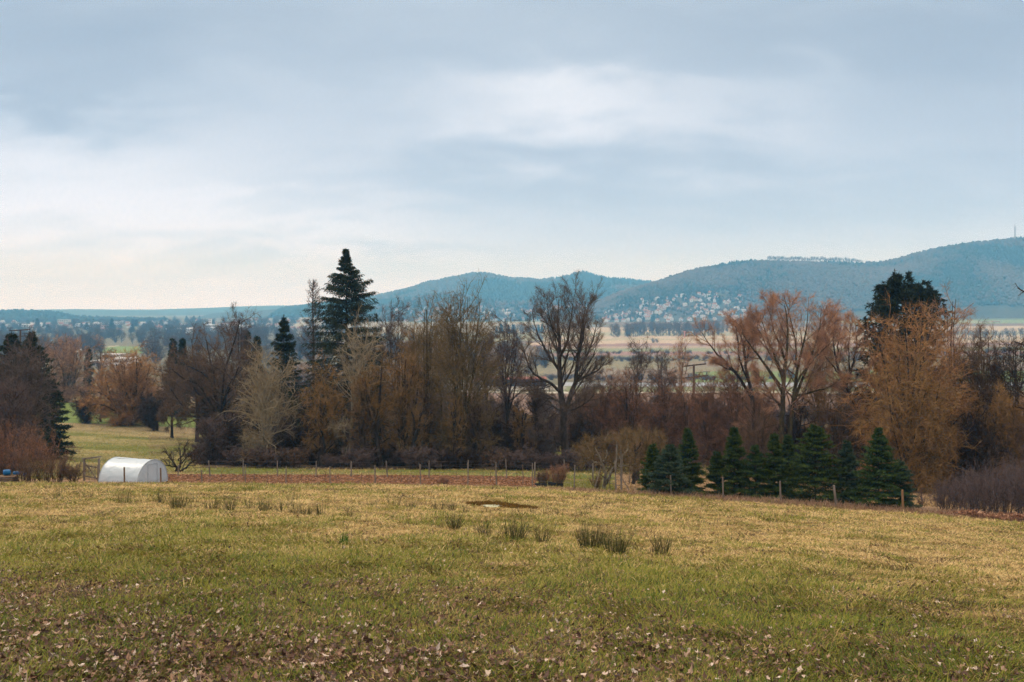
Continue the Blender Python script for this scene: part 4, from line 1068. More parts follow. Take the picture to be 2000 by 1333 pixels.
def limb_tree(px0, row0, d, limbs, label, mt, mc, seed, n2=9, n3=7, n4=5, nt=5, up=.07, tw=.013, depth=2.6, name='bare_tree', a2=(25, 60), l2=(.25, .45)):
    """tree whose main limbs follow given photo positions (column, row, radius), with their own depths"""
    s = d / F; p = at(px0, d); g = np.random.default_rng(seed); L = []
    for k, lb in enumerate(limbs):
        yy = 0 if k == 0 else g.uniform(-depth, depth)
        pts = [((x - px0) * s, yy * (i / (len(lb) - 1)) ** .8, (row0 - y) * s, r) for i, (x, y, r) in enumerate(lb)]
        L.append(poly(*pts, n=12, seed=seed + k, wob=.035))
    A = np.stack(L); P, R = A[..., :3], A[..., 3] * .74
    P[..., 2] *= .97
    P[..., 2] += float(EYE + (HZ - row0) * s - p[2])
    tr, cr = Geo(), Geo(); V, q = tubes(P, R, 7); tr.add(V, Q=q, val=.1)
    P2, R2 = grow(P, R, n2, .22, .99, a2, l2, 6, up=up * .8, wob=.09, rfac=.45, rmin=.024, g=g)
    P3, R3 = grow(P2, R2, n3, .12, 1, (22, 58), (.4, .7), 4, up=up * .6, wob=.1, rfac=.5, rmin=.013, g=g)
    P4, R4 = grow(P3, R3, n4, .12, 1, (18, 50), (.4, .75), 2, up=up * .6, wob=.1, rfac=.55, rmin=.008, g=g)
    V, q = tubes(P2, R2, 4); cr.add(V, Q=q, val=.15)
    V, q = tubes(P3, R3, 3); cr.add(V, Q=q, val=.5)
    cl = np.repeat(g.uniform(.35, 1.0, len(P3)), n4)
    V, q = tubes(P4, R4, 3); cr.add(V, Q=q, val=np.repeat(cl, 9))
    V, t = twigs_on(P4, nt, .1, (.3, .8), tw, up=up, g=g); cr.add(V, T=t, val=np.repeat(np.clip(np.repeat(cl, nt) + g.uniform(-.2, .2, len(t)), 0, 1), 3))
    return tree_thing(name, p, (tr, cr, None), mt, mc, label)


def spruce_right():
    """spruce with a broad crown of upturned boughs, standing behind the dense willow"""
    d = 86.0; px = 1765; p = at(px, d); H = height_for(px, d, 528); R = 80 / F * d
    g = np.random.default_rng(31); tr, cr = Geo(), Geo(); K = 10
    P0 = np.stack([np.zeros(K), np.zeros(K), np.linspace(0, H * .95, K)], 1)[None]; R0 = (.04 + .26 * (1 - np.linspace(0, 1, K)))[None]
    V, q = tubes(P0, R0, 8); tr.add(V, Q=q, val=.1)
    B = []
    for zz in np.arange(H * .25, H * .96, .30):
        t = zz / H
        for j in range(5):
            a = g.uniform(0, 2 * pi); L = R * g.uniform(.75, 1.12) * min(1.0, ((1 - t) * 3.2) ** .55 + .12)
            s = np.linspace(0, 1, 7); rise = .35 + .9 * max(t - .5, 0) + g.uniform(-.1, .15)
            B.append(np.stack([math.cos(a) * L * s ** .85, math.sin(a) * L * s ** .85, zz + L * (.0 * s + rise * s ** 1.7)], 1))
    B = np.array(B); rho = np.hypot(B[..., 0], B[..., 1]) / R; B[..., 2] = np.minimum(B[..., 2], H - .2 - 3.6 * rho ** 1.5 + g.uniform(-1.5, .7, len(B))[:, None])
    Rb = np.tile(.04 * np.linspace(1, .25, 7), (len(B), 1)); V, q = tubes(B, Rb, 3); cr.add(V, Q=q, val=.05)
    P3, R3 = grow(B, Rb, 14, .25, 1, (30, 65), (.14, .32), 3, up=.02, wob=.12, rfac=.5, rmin=.01, g=g, droop=.12)
    V, t = twigs_on(P3, 16, 0, (.18, .42), .11, ang=(20, 70), up=-.05, g=g); cr.add(V, T=t, val=np.repeat(g.uniform(.1, 1, len(t)), 3))
    V, t = twigs_on(B, 30, .2, (.2, .45), .11, ang=(20, 70), up=.1, g=g); cr.add(V, T=t, val=np.repeat(g.uniform(.1, 1, len(t)), 3))
    tree_thing('spruce_tree', p, (tr, cr, None), M['bark_dark'], M['spruce'], 'broad dark spruce with upturned boughs behind the dense orange willow')


def build_firs():
    spec = [(1275, 56.5, 866, 26, 'fir', 'dark green young fir, leftmost of the cluster by the apple tree'),
            (1308, 55.5, 868, 36, 'fir_blue', 'bluish young fir in front of the left cluster'),
            (1344, 57, 838, 36, 'fir', 'tall dark green young fir at the right of the left cluster'),
            (1400, 57, 884, 22, 'fir', 'short young fir just right of the left cluster'),
            (1434, 56.5, 832, 34, 'fir', 'dark young fir with a thin top, first tall one of the long fir row'),
            (1475, 55.8, 872, 28, 'fir_light', 'smaller dark fir between the first two tall ones of the row'),
            (1512, 55.5, 846, 34, 'fir', 'tall dark fir with a bare leader left of the widest fir'),
            (1538, 57, 850, 30, 'fir', 'dark fir squeezed behind the tall one left of the widest fir'),
            (1592, 54.5, 828, 50, 'fir', 'widest and darkest fir in the middle of the long row'),
            (1654, 54.5, 866, 34, 'fir_blue', 'blue green fir between the widest fir and the light green one'),
            (1716, 53, 840, 50, 'fir_light', 'light green broad fir near the right end of the row'),
            (1758, 53.5, 900, 30, 'fir_blue', 'short fir at the right end of the row behind the orange post')]
    for k, (px, d, top, hp, mt, lab) in enumerate(spec):
        shp, gp, dr = [(.80, .0, .16), (.68, 0, .10), (.95, .06, .2), (.75, .12, .1), (1.0, .10, .2), (.8, .14, .12), (1.08, .06, .18), (.85, .12, .14), (.70, 0, .2), (.95, .12, .10), (.80, 0, .13), (.8, .12, .2)][k]
        conifer(px, d, top, hp * [1.0, 1.1, 1.0, .9, 1.2, 1.25, 1.1, 1.2, 1.25, 1.15, 1.1, 1.1][k], lab, M['bark_dark'], M[mt], 500 + k, name='fir_tree', whorl=.24, nb=9, gaps=gp, droop=dr, spray=(.06, .16), sw=.03, lay=26, skirt=.03, shape=shp, tuft=2.4, top_r=.015, group='young firs behind the meadow edge')


def build_shrubs():
    m = M
    for k, (px, d, top, hp, mt, lab) in enumerate([
        (45, 61.5, 822, 46, 'tw_red', 'tall red stemmed shrub behind the blue barrel'), (88, 61, 838, 40, 'tw_red', 'tall red brown shrub between the barrel and the gate'),
        (10, 63, 812, 34, 'tw_red', 'red twigged shrub at the left frame edge'), (60, 60, 885, 34, 'tw_brown', 'low brown shrub at the foot of the tall red shrubs'),
        (112, 60, 888, 34, 'tw_brown', 'dense low brown shrub left of the garden gate'), (145, 60.5, 902, 26, 'tw_brown', 'small brown shrub touching the garden gate')]):
        shrub(px, d, top, hp, lab, m[mt], 600 + k, stems=34 if k < 3 else 26, n2=5, n3=4, nt=4, tww=.014, spread=.5 if k < 3 else .8, up=.05, wob=.13)
    for k, (px, d, top, hp) in enumerate([(1850, 56, 940, 30), (1885, 53, 925, 44), (1925, 52, 905, 50), (1965, 51, 893, 52), (2010, 50.5, 890, 50), (1905, 57, 905, 44), (1950, 56, 890, 48), (2000, 55, 880, 46)]):
        shrub(px, d, top, hp, 'purple grey bramble shrub at the right edge, ' + ['smallest, at its left end', 'second from its left end in front', 'middle one in front', 'second from the frame edge in front', 'cut by the frame edge in front', 'left one behind', 'middle one behind', 'right one behind'][k], m['tw_purple2'], 620 + k, stems=44, n2=6, n3=5, nt=4, tww=.013, spread=.75, up=.03, droop=.10, basew=.9, wob=.2, group='purple bramble shrubs at the right edge')
    shrub(1800, 55, 955, 14, 'sparse thin sapling shrub between the firs and the brambles', m['tw_purple'], 640, stems=7, n2=5, n3=4, nt=3, tww=.011, spread=.3)
    shrub(1088, 61, 905, 24, 'small reddish shrub behind the black plant crates', m['tw_red'], 641, stems=26, n2=6, n3=5, nt=4, tww=.010, spread=.5)
    shrub(1060, 61.5, 918, 16, 'smallest brown shrub left of the reddish one in the garden', m['tw_brown'], 642, stems=18, n2=6, n3=5, nt=4, tww=.010)
    shrub(866, 59, 930, 14, 'tiny reddish shrub on the garden fence line', m['tw_red'], 643, stems=16, n2=5, n3=4, nt=3, tww=.010)
    shrub(1168, 60, 925, 16, 'brown weedy shrub at the foot of the apple tree', m['tw_brown'], 644, stems=16, n2=5, n3=4, nt=3, tww=.010)
    # distant brush between the row of trees and the valley fields
    protos = []
    k = 0
    g = np.random.default_rng(88)
    spots = []
    for i in range(34): spots.append((1100 + i * 28 + g.uniform(-10, 10), 118 + g.uniform(0, 40), g.uniform(3.0, 5.0), 'tw_red' if i % 3 else 'tw_brown'))
    for i in range(30): spots.append((395 + i * 24 + g.uniform(-10, 10), 112 + g.uniform(0, 50), g.uniform(2.2, 4.2), 'tw_dark' if i % 3 else 'tw_purple'))
    for i in range(26): spots.append((560 + i * 50 + g.uniform(-20, 20), 190 + g.uniform(0, 60), g.uniform(3.5, 6.5), 'tw_purple' if i % 2 else 'tw_brown'))
    for i in range(40): spots.append((392 + i * 20 + g.uniform(-9, 9), 81.5 + g.uniform(0, 7), g.uniform(.8, 1.9), ['tw_brown', 'tw_purple', 'tw_dark'][i % 3]))
    cache = {}
    for i, (px, d, H, mt) in enumerate(spots):
        key = (mt, i % 2)
        if key not in cache:
            ge, xf = shrub_geo(700 + len(cache), 1.0, .75, stems=30, n2=7, n3=6, nt=6, tww=.010, r0=.012, spread=.5, twl=(.05, .12))
            o = ge.obj('bare_shrub', m[mt], None, xf=xf); cache[key] = o
        else:
            o = cache[key].copy(); col.objects.link(o)
        o.location = tuple(at(px, d)); o.scale = (H, H, H); o.rotation_euler = (0, 0, g.uniform(0, 6))
        if d < 90: o.scale = (H * 1.3, H * 1.3, H); tag(o, 'low tangled brown bush at the foot of the tree row behind the garden', 'shrub', 'low bushes at the foot of the tree row'); continue
        tag(o, 'bare brushwood bush in the thicket beyond the tree row' if d < 180 else 'faint bare bush in the rough ground far behind the tree row', 'shrub', 'brushwood bushes beyond the tree row' if d < 180 else 'far bushes in the rough ground')


# ------------------------------------------------------------------ grass, leaves, rushes
def build_grass():
    """short winter grass of the meadow: single curved blades in clumps, denser close by"""
    m = mat_ramp('meadow_grass', [(0, (.035, .020, .010)), (.12, (.10, .058, .024)), (.3, (.38, .25, .095)), (.5, (.68, .50, .235)), (.58, (.38, .31, .09)), (.75, (.245, .225, .028)), (.9, (.15, .17, .018)), (1.0, (.065, .11, .012))], rough=.7, spec=.2, trans=.18)
    g = np.random.default_rng(12)
    NC = 92000; NB = 13
    y0, y1 = 4.3, 60.0
    q = g.uniform(0, 1, NC); e = -.75     # density per metre of depth ~ y^e
    y = (y0 ** (e + 1) + q * (y1 ** (e + 1) - y0 ** (e + 1))) ** (1 / (e + 1))
    u = g.uniform(-.62, .62, NC); x = u * (y + 2.2)
    px = x / y * F + 1000
    k = y < edge_d(px) + 1.0; x, y, px = x[k], y[k], px[k]; NC = len(x)
    gm = grass_mask(x, y)
    near = np.clip(1 - y / 60, 0, 1)
    sz = (.045 + .0021 * y) * g.uniform(.6, 1.4, NC)
    lush = (gm > .6) & (g.uniform(0, 1, NC) < .25)
    sz = np.where(lush, sz * 1.6, sz)
    green = g.uniform(0, 1, NC) < .10 + gm * .72 + .22 * sstep(19, 8, y)
    dark = (g.uniform(0, 1, NC) < .12 + .55 * sstep(18, 6.5, y) * (.5 + sstep(1400, 100, px))) & ~(green & (g.uniform(0, 1, NC) < .5))  # more dark blades close by and left: moss plus painted vignette shade
    green = green & ~dark
    base = np.where(green, g.uniform(.54, 1.0, NC), np.where(dark, g.uniform(.02, .2, NC), g.uniform(.24, .52, NC)))
    # matted dead grass all leans one way within a patch
    la = fbm(x * .8, y * .8, 55, 2) * 4 * pi
    rad = sz * .9 + .012 * y ** .5
    X = np.repeat(x, NB) + g.normal(0, 1, NC * NB) * np.repeat(rad, NB); Y = np.repeat(y, NB) + g.normal(0, 1, NC * NB) * np.repeat(rad, NB)
    Z = ground(X, Y) - .004
    Y = np.maximum(Y, 4.0)
    nr = sstep(19, 8, y); base = np.where(green & ~dark, np.clip(base + .16 * nr, 0, 1), np.where(~dark, base - .15 * nr, base))  # nearest blades shaded down in colour, like the painted ground below
    S = np.repeat(sz, NB) * g.uniform(.55, 1.3, NC * NB)
    az = np.repeat(la, NB) + g.normal(0, 1.1, NC * NB)
    moss = (fbm(x * 2.4, y * 2.4, 91, 3) > .60) & (g.uniform(0, 1, NC) < .7); base = np.where(moss, g.uniform(.02, .16, NC) + .72 * (g.uniform(0, 1, NC) < .45), base); base = np.clip(base, 0, 1)
    upr = np.repeat(np.where(green, .75, .32), NB) * g.uniform(.4, 1.5, NC * NB)
    D = norm(np.stack([np.cos(az), np.sin(az), upr], 1))
    W = (.0032 + .00034 * np.repeat(y, NB)) * g.uniform(.7, 1.4, NC * NB)
    P = np.stack([X, Y, Z], 1)
    side = norm(np.cross(D, np.stack([g.normal(0, .35, len(X)), g.normal(0, .35, len(X)), np.ones(len(X))], 1)))
    mid = P + D * (S * .55)[:, None] + np.array([0, 0, 1.0]) * (S * .22)[:, None]
    tip = P + D * S[:, None] + np.array([0, 0, 1.0]) * (S * .10)[:, None]
    V = np.stack([P - side * W[:, None] / 2, P + side * W[:, None] / 2, mid + side * W[:, None] * .42, tip, mid - side * W[:, None] * .42], 1).reshape(-1, 3)
    n = len(X); i = (np.arange(n) * 5)[:, None]
    T = np.concatenate([i + np.array([[0, 1, 2]]), i + np.array([[0, 2, 4]]), i + np.array([[4, 2, 3]])])
    val = np.repeat(np.clip(np.repeat(base, NB) + g.normal(0, .05, n), 0, 1), 5)
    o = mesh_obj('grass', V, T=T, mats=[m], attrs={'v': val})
    tag(o, 'short matted winter grass, straw coloured with green patches', 'grass', None, 'stuff')
    # long dead grass along the field edge
    g = np.random.default_rng(13); N = 46000
    m2 = mat_ramp('dry_edge_grass', [(0, (.10, .055, .035)), (.5, (.30, .18, .11)), (1, (.52, .38, .25))], trans=.15)
    u = g.uniform(-120, 2120, N); e0 = edge_d(u)
    h0 = .09 + .14 * sstep(1000, 1200, u) + .16 * fbm(u * .02, u * 0, 3, 3) + .10 * sstep(1150, 1350, u)
    y = e0 + g.uniform(-1.6, 1.9, N) - .35; x = (u - 1000) / F * y
    k = ~((u > 255) & (u < 330) & (y > e0 + .8)); x, y, u, h0 = x[k], y[k], u[k], h0[k]; N = len(x)
    h0 = h0 * np.clip(1.2 - np.abs(y - edge_d(u) - .2) * .45, .3, 1.2)
    az = g.uniform(0, 2 * pi, N); D = norm(np.stack([np.cos(az), np.sin(az), g.uniform(.3, 1.8, N)], 1))
    V, T = spikes(np.stack([x, y, ground(x, y) - .02], 1), D, h0 * g.uniform(.5, 1.3, N), np.full(N, .03), g)
    o = mesh_obj('dry_grass', V, T=T, mats=[m2], attrs={'v': np.repeat(np.clip(g.uniform(0, 1, N) ** 1.1 * .8 + .2 * fbm(u * .03, y, 9, 2), 0, 1), 3)})
    tag(o, 'long dead grass along the garden fence and field edge', 'grass', None, 'stuff')
    # grass of the strip, garden and left meadow beyond
    g = np.random.default_rng(14); N = 150000
    u = g.uniform(-100, 2100, N); y = 58 + 92 * g.uniform(0, 1, N) ** 1.3; x = (u - 1000) / F * y
    inm = ((u < 400) & (y > 64)) | ((y > 68.5) & (y < 82)) | (u > 1050)
    soil = (u > 318) & (u < 1050) & (y < 71.3)
    k = inm & ~soil; x, y, u = x[k], y[k], u[k]; N = len(x)
    gr = .05 + fbm(x * .15, y * .22, 51, 4) + g.uniform(-.12, .12, N)
    val = np.where(gr > .5, g.uniform(.6, .95, N), g.uniform(.24, .5, N)); val = np.where((u > 1200) & (y < 80), g.uniform(.1, .45, N), val)
    az = g.uniform(0, 2 * pi, N); D = norm(np.stack([np.cos(az), np.sin(az), g.uniform(.3, 1.4, N)], 1))
    V, T = spikes(np.stack([x, y, ground(x, y) - .02], 1), D, g.uniform(.10, .26, N), np.full(N, .05), g)
    o = mesh_obj('grass', V, T=T, mats=[m], attrs={'v': np.repeat(val, 3)})
    tag(o, 'grass of the garden strip and the meadow beyond the fence', 'grass', None, 'stuff')
    # clods of the dug garden bed
    g = np.random.default_rng(15); N = 13000
    y = g.uniform(58.5, 70.5, N); u = g.uniform(325, 1045, N); x = (u - 1000) / F * y
    R = g.uniform(.04, .12, N)
    v = ICO_V[None] * (1 + g.uniform(-.35, .35, (N, 12, 1))) * R[:, None, None] * np.array([1, 1, .8]) + np.stack([x, y, ground(x, y)], 1)[:, None]
    T = (ICO_F[None] + (np.arange(N) * 12)[:, None, None]).reshape(-1, 3)
    M['soil'] = mat_ramp('dug_soil', [(0, (.07, .03, .014)), (.7, (.18, .078, .032)), (1, (.28, .155, .09))])
    o = mesh_obj('garden_soil', v.reshape(-1, 3), T=T, mats=[M['soil']], attrs={'v': np.repeat(g.uniform(0, 1, N), 12)})
    tag(o, 'red brown clods of the dug garden bed', 'soil', None, 'stuff')
    # bracken and leaves heaped at the right end of the edge
    g = np.random.default_rng(16); N = 16000
    u = g.uniform(1830, 2120, N); y = edge_d(u) + g.uniform(-.9, 1.2, N); x = (u - 1000) / F * y
    hh = .5 * (fbm(x * 1.3, y * 1.3, 5, 3)) ** 1.5 * sstep(1830, 1900, u) + .08
    P = np.stack([x, y, ground(x, y) + hh * g.uniform(0, 1.1, N)], 1)
    V, T = spikes(P, norm(g.normal(0, 1, (N, 3)) * [1, 1, .6]), g.uniform(.08, .26, N), g.uniform(.03, .07, N), g)
    M['bracken'] = mat_ramp('dead_bracken', [(0, (.10, .042, .024)), (.6, (.33, .155, .088)), (1, (.50, .33, .22))])
    o = mesh_obj('dead_bracken', V, T=T, mats=[M['bracken']], attrs={'v': np.repeat(g.uniform(0, 1, N), 3)})
    tag(o, 'red brown dead bracken heaped below the purple brambles', 'bracken', None, 'stuff')


def build_leaves():
    g = np.random.default_rng(21); N = 80000
    y = 4.3 * (30 / 4.3) ** (g.uniform(0, 1, N) ** 1.0); x = g.uniform(-.60, .60, N) * (y + 1)
    px = x / y * F + 1000
    dens = sstep(17, 6.5, y) * (.45 + .75 * sstep(1300, 100, px)) + .30 * sstep(30, 14, y) * (.5 + .5 * sstep(1500, 400, px)) + .25 * sstep(700, 0, px) * sstep(24, 12, y)
    dens = dens * (.5 + .75 * sstep(.38, .62, fbm(x * .9, y * .9, 66, 3)))
    k = g.uniform(0, 1, N) < dens; x, y = x[k], y[k]; N = len(x)
    S = g.uniform(.010, .033, N) * (1 + .3 * sstep(12, 6, y)) * (1 + .012 * y); z = ground(x, y) + g.uniform(.012, .05, N)
    # lobed leaf outline of 10 points round a centre, cupped and curled
    a = np.linspace(0, 2 * pi, 11)[:-1]
    lob = np.array([1.15, .62, .88, .48, .80, .55, .80, .48, .88, .62])
    ox = np.cos(a) * lob; oy = np.sin(a) * lob * .72
    cup = g.uniform(-.35, .8, (N, 1)); fold = g.uniform(-.2, .7, (N, 1))
    L = np.stack([np.broadcast_to(ox, (N, 10)), np.broadcast_to(oy, (N, 10)), cup * (ox ** 2)[None] + fold * np.abs(oy)[None] + g.normal(0, .10, (N, 10))], -1)
    L = L * (1 + g.normal(0, .14, (N, 10, 1)))
    L = np.concatenate([np.zeros((N, 1, 3)), L], 1) * S[:, None, None]
    rx = g.normal(0, .55, N); ry = g.normal(0, .55, N); rz = g.uniform(0, 2 * pi, N)
    def R(ax, t):
        c, s = np.cos(t), np.sin(t); o = np.zeros((len(t), 3, 3))
        i, j = [(1, 2), (2, 0), (0, 1)][ax]; o[:, ax, ax] = 1; o[:, i, i] = c; o[:, j, j] = c; o[:, i, j] = -s; o[:, j, i] = s; return o
    RM = R(2, rz) @ R(1, ry) @ R(0, rx)
    V = np.einsum('nij,nkj->nki', RM, L) + np.stack([x, y, z], 1)[:, None]
    i = np.arange(10); tri = np.stack([np.zeros(10, int), i + 1, (i + 1) % 10 + 1], 1)
    T = (tri[None] + (np.arange(N) * 11)[:, None, None]).reshape(-1, 3)
    m = mat_ramp('fallen_oak_leaf', [(0, (.05, .026, .018)), (.4, (.15, .075, .048)), (.62, (.30, .165, .095)), (.82, (.46, .31, .21)), (1, (.66, .54, .45))], rough=.6, spec=.3, trans=.15)
    val = g.uniform(0, 1, N) ** 1.55
    o = mesh_obj('fallen_leaves', V.reshape(-1, 3), T=T, mats=[m], attrs={'v': np.repeat(val, 11)})
    tag(o, 'curled fallen oak leaves scattered over the near grass', 'leaves', None, 'stuff')


def rush_geo(seed, H, R, n):
    g = np.random.default_rng(seed); ge = Geo()
    a = g.uniform(0, 2 * pi, n); r = R * np.sqrt(g.uniform(0, 1, n)) * .55
    p = np.stack([np.cos(a) * r, np.sin(a) * r, np.full(n, -.02)], 1)
    t = g.uniform(0, .8, n) * (r / R + .3)
    d = norm(np.stack([np.cos(a) * t, np.sin(a) * t, np.ones(n)], 1)); pts = [p]; L = H * g.uniform(.45, 1.15, n)
    for k in range(3):
        d = norm(d + g.normal(0, .09, d.shape)); p = p + d * (L / 3)[:, None]; pts.append(p)
    P = np.stack(pts, 1); Rr = np.tile(np.array([.0034, .0034, .0028, .001]), (n, 1)) * g.uniform(.8, 1.4, (n, 1))
    V, q = tubes(P, Rr, 3); ge.add(V, Q=q, val=np.repeat(np.where(g.uniform(0, 1, n) < .22, g.uniform(.7, 1, n), g.uniform(0, .6, n)), 12))
    return ge


def build_rushes():
    # (column, base row, half width px, height px, amount)
    big = [(888, 1034, 14, 34, 40, 'dark rush tuft left of the pond with stiff upright stems'), (945, 1050, 20, 38, 26, 'thin leaning rush tuft between the upright tuft and the wide one'),
           (1005, 1056, 30, 48, 60, 'wide rush tuft fanning out in the middle of the meadow'), (1058, 1060, 18, 38, 24, 'small sparse rush tuft right of the wide fan'),
           (1152, 1072, 32, 48, 85, 'largest dark rush tuft, left half of the close pair'), (1203, 1082, 30, 48, 75, 'dark rush tuft, right half of the close pair'),
           (1294, 1084, 18, 46, 34, 'lone upright rush tuft farthest right'), (1178, 1070, 14, 38, 22, 'thin tuft filling the gap of the close pair')]
    k = 0
    for (px, py, hw, hh, n, lab) in big:
        rush(px, py, hw, hh, n, lab, 'rush tufts in the middle of the meadow', 800 + k); k += 1
    row = [(112, 972, 12, 20, 16), (148, 974, 16, 20, 16), (172, 972, 12, 18, 12), (240, 984, 22, 28, 34), (312, 984, 11, 26, 34), (348, 992, 22, 30, 55), (378, 984, 14, 24, 14), (414, 996, 17, 28, 36), (447, 1000, 20, 32, 48), (462, 982, 10, 18, 14), (487, 996, 14, 26, 18), (519, 1000, 17, 32, 46), (547, 1003, 7, 34, 14), (572, 980, 14, 20, 20), (575, 1004, 18, 24, 30), (600, 1006, 16, 24, 30), (625, 1006, 12, 24, 26), (682, 1012, 13, 24, 12), (640, 984, 20, 16, 14), (728, 990, 14, 16, 12), (770, 990, 24, 20, 34), (805, 992, 18, 22, 26), (856, 998, 20, 22, 34), (882, 1000, 9, 28, 24), (908, 1002, 12, 16, 14), (952, 1004, 14, 18, 18), (1012, 1006, 16, 18, 16), (1035, 1004, 14, 16, 16), (1068, 1008, 12, 18, 14), (1086, 1006, 10, 16, 12), (1130, 1008, 14, 20, 12)]
    lm = ['left of the polytunnel', 'below the polytunnel', 'below the dug garden bed', 'left of the mossy pond', 'around the mossy pond']
    for i, (px, py, hw, hh, n) in enumerate(row):
        w = lm[0] if px < 200 else lm[1] if px < 330 else lm[2] if px < 700 else lm[3] if px < 900 else lm[4]
        rush(px, py, hw, hh, n, 'small dark rush tuft in the far rush row ' + w, 'far rush tufts ' + w, 830 + i)
    e = rush(672, 1064, 12, 22, 40, 'bright green grass tuft standing alone in the left meadow', None, 890, mat='tuft_green', name='grass_tuft', spread=1)


def depth_of_row(px, py, lo=5, hi=58):
    d = np.linspace(lo, hi, 900); x = (px - 1000) / F * d
    r = HZ + (EYE - ground(x, d)) / d * F
    return float(d[np.argmin(np.abs(r - py))])


def rush(px, py, hw, hh, n, lab, group, seed, mat='rush', name='rush_tuft', spread=0):
    d = depth_of_row(px, py); p = at(px, d)
    ge = rush_geo(seed, hh / F * d * 1.05, hw / F * d * 1.2, int(n * 2.0))
    o = ge.obj(name, M[mat]); o.location = tuple(p); tag(o, lab, 'rushes' if mat == 'rush' else 'grass tuft', group); return o


# ------------------------------------------------------------------ garden things
def build_garden():
    m = M
    # --- polytunnel
    A = at(267, 59.3); w = np.array([.33, .944, 0]); l = np.array([-.944, .33, 0]); W, Lh, Hh = 2.8, 2.8, 1.60
    zb = min(A[2], float(ground(*(A + w * W)[:2])), float(ground(*(A + l * Lh)[:2]))) - .02
    root = empty('polytunnel', (A[0], A[1], zb)); tag(root, 'small white polytunnel with a rounded roof at the garden corner', 'polytunnel')
    pm, nt, b = mat_base('milky_plastic_film', .35, .5)
    N, L = nt.nodes, nt.links
    tc = N.new('ShaderNodeTexCoord'); n = N.new('ShaderNodeTexNoise'); n.inputs['Scale'].default_value = 1.2; n.inputs['Detail'].default_value = 8; n.inputs['Distortion'].default_value = 1.2
    L.new(tc.outputs['Object'], n.inputs['Vector'])
    r = N.new('ShaderNodeValToRGB'); L.new(n.outputs[0], r.inputs[0]); r.color_ramp.elements[0].position = .3; r.color_ramp.elements[0].color = (.52, .61, .67, 1); r.color_ramp.elements[1].position = .65; r.color_ramp.elements[1].color = (.64, .70, .745, 1)
    # mud splashed along the foot
    sp = N.new('ShaderNodeSeparateXYZ'); L.new(tc.outputs['Object'], sp.inputs[0])
    mr = N.new('ShaderNodeMapRange'); mr.inputs['From Min'].default_value = .42; mr.inputs['From Max'].default_value = .02; mr.inputs['To Max'].default_value = .95; L.new(sp.outputs[2], mr.inputs[0])
    n2 = N.new('ShaderNodeTexNoise'); n2.inputs['Scale'].default_value = 3.5; n2.inputs['Detail'].default_value = 5; L.new(tc.outputs['Object'], n2.inputs['Vector'])
    mu = N.new('ShaderNodeMath'); mu.operation = 'MULTIPLY'; L.new(mr.outputs[0], mu.inputs[0]); L.new(n2.outputs[0], mu.inputs[1])
    mx = N.new('ShaderNodeMixRGB'); L.new(mu.outputs[0], mx.inputs[0]); L.new(r.outputs[0], mx.inputs[1]); mx.inputs[2].default_value = (.42, .30, .19, 1)
    L.new(mx.outputs[0], b.inputs['Base Color'])
    wv = N.new('ShaderNodeTexNoise'); wv.inputs['Scale'].default_value = 1.1; wv.inputs['Detail'].default_value = 3; wv.inputs['Distortion'].default_value = 2.5; L.new(tc.outputs['Object'], wv.inputs['Vector'])
    bp = N.new('ShaderNodeBump'); bp.inputs['Strength'].default_value = .5; bp.inputs['Distance'].default_value = .08; L.new(wv.outputs[0], bp.inputs['Height']); L.new(bp.outputs[0], b.inputs['Normal'])
    b.inputs['Transmission Weight'].default_value = 0.0
    out = N['Material Output']; bp.inputs['Strength'].default_value = .55; tl = N.new('ShaderNodeBsdfTranslucent'); ms = N.new('ShaderNodeMixShader'); ms.inputs[0].default_value = .22
    L.new(mx.outputs[0], tl.inputs[0]); L.new(b.outputs[0], ms.inputs[1]); L.new(tl.outputs[0], ms.inputs[2]); L.new(ms.outputs[0], out.inputs[0])
    K = 33; th = np.linspace(0, pi, K)
    def arch(s, off=0.0, sag=0.0):
        c = W / 2 - (W / 2 + off) * np.cos(th); h = (Hh + off) * np.sin(th) ** .80
        return np.array([w * ci + l * s + np.array([0, 0, hi - sag * math.sin(t)]) for ci, hi, t in zip(c, h, th)])
    S = np.linspace(0, Lh, 19); g = np.random.default_rng(3)
    G = np.stack([arch(s, 0, .012 * abs(math.sin(s / Lh * pi * 3))) for s in S]); G[1:-1] += g.normal(0, .006, G[1:-1].shape)
    # inner skin gives the sheet its thickness
    idx = np.arange(19 * K).reshape(19, K); q = np.stack([idx[:-1, :-1], idx[:-1, 1:], idx[1:, 1:], idx[1:, :-1]], -1).reshape(-1, 4)
    ge = Geo(); ge.add(G.reshape(-1, 3), Q=q); ge.obj('roof_sheet', pm, root, smooth=True)
    for s in (0.0, Lh):
        a = arch(s); n_ = 15; hub = a[0] * .5 + a[-1] * .5
        rows = []
        for t in np.linspace(1, .0, 9):
            rows.append(np.stack([hub + (pnt - hub) * np.array([1, 1, 1]) * t for pnt in a]))
        R_ = np.stack(rows); R_[1:-1] += (w * 0 + l * 1.0) * (.02 * np.sin(np.arange(K) * 1.9))[None, :, None] * (1 if s else -1) * .6
        idx = np.arange(9 * K).reshape(9, K); q = np.stack([idx[:-1, :-1], idx[1:, :-1], idx[1:, 1:], idx[:-1, 1:]], -1).reshape(-1, 4)
        ge = Geo(); ge.add(R_.reshape(-1, 3) + l * (.004 if s == 0 else -.004), Q=q); ge.obj('end_sheet', pm, root, smooth=True)
    hm = mat_noise('grey_hoop_pipe', (.38, .42, .44), (.52, .56, .58), 5, rough=.5)
    for s in (-.012, Lh + .012):
        P = arch(s, .012)[None]; V, q = tubes(P, np.full((1, K), .017), 6); ge = Geo(); ge.add(V, Q=q); ge.obj('hoop', hm, root, smooth=True)
    mb = MB(); c = w * W * .5 - l * .02
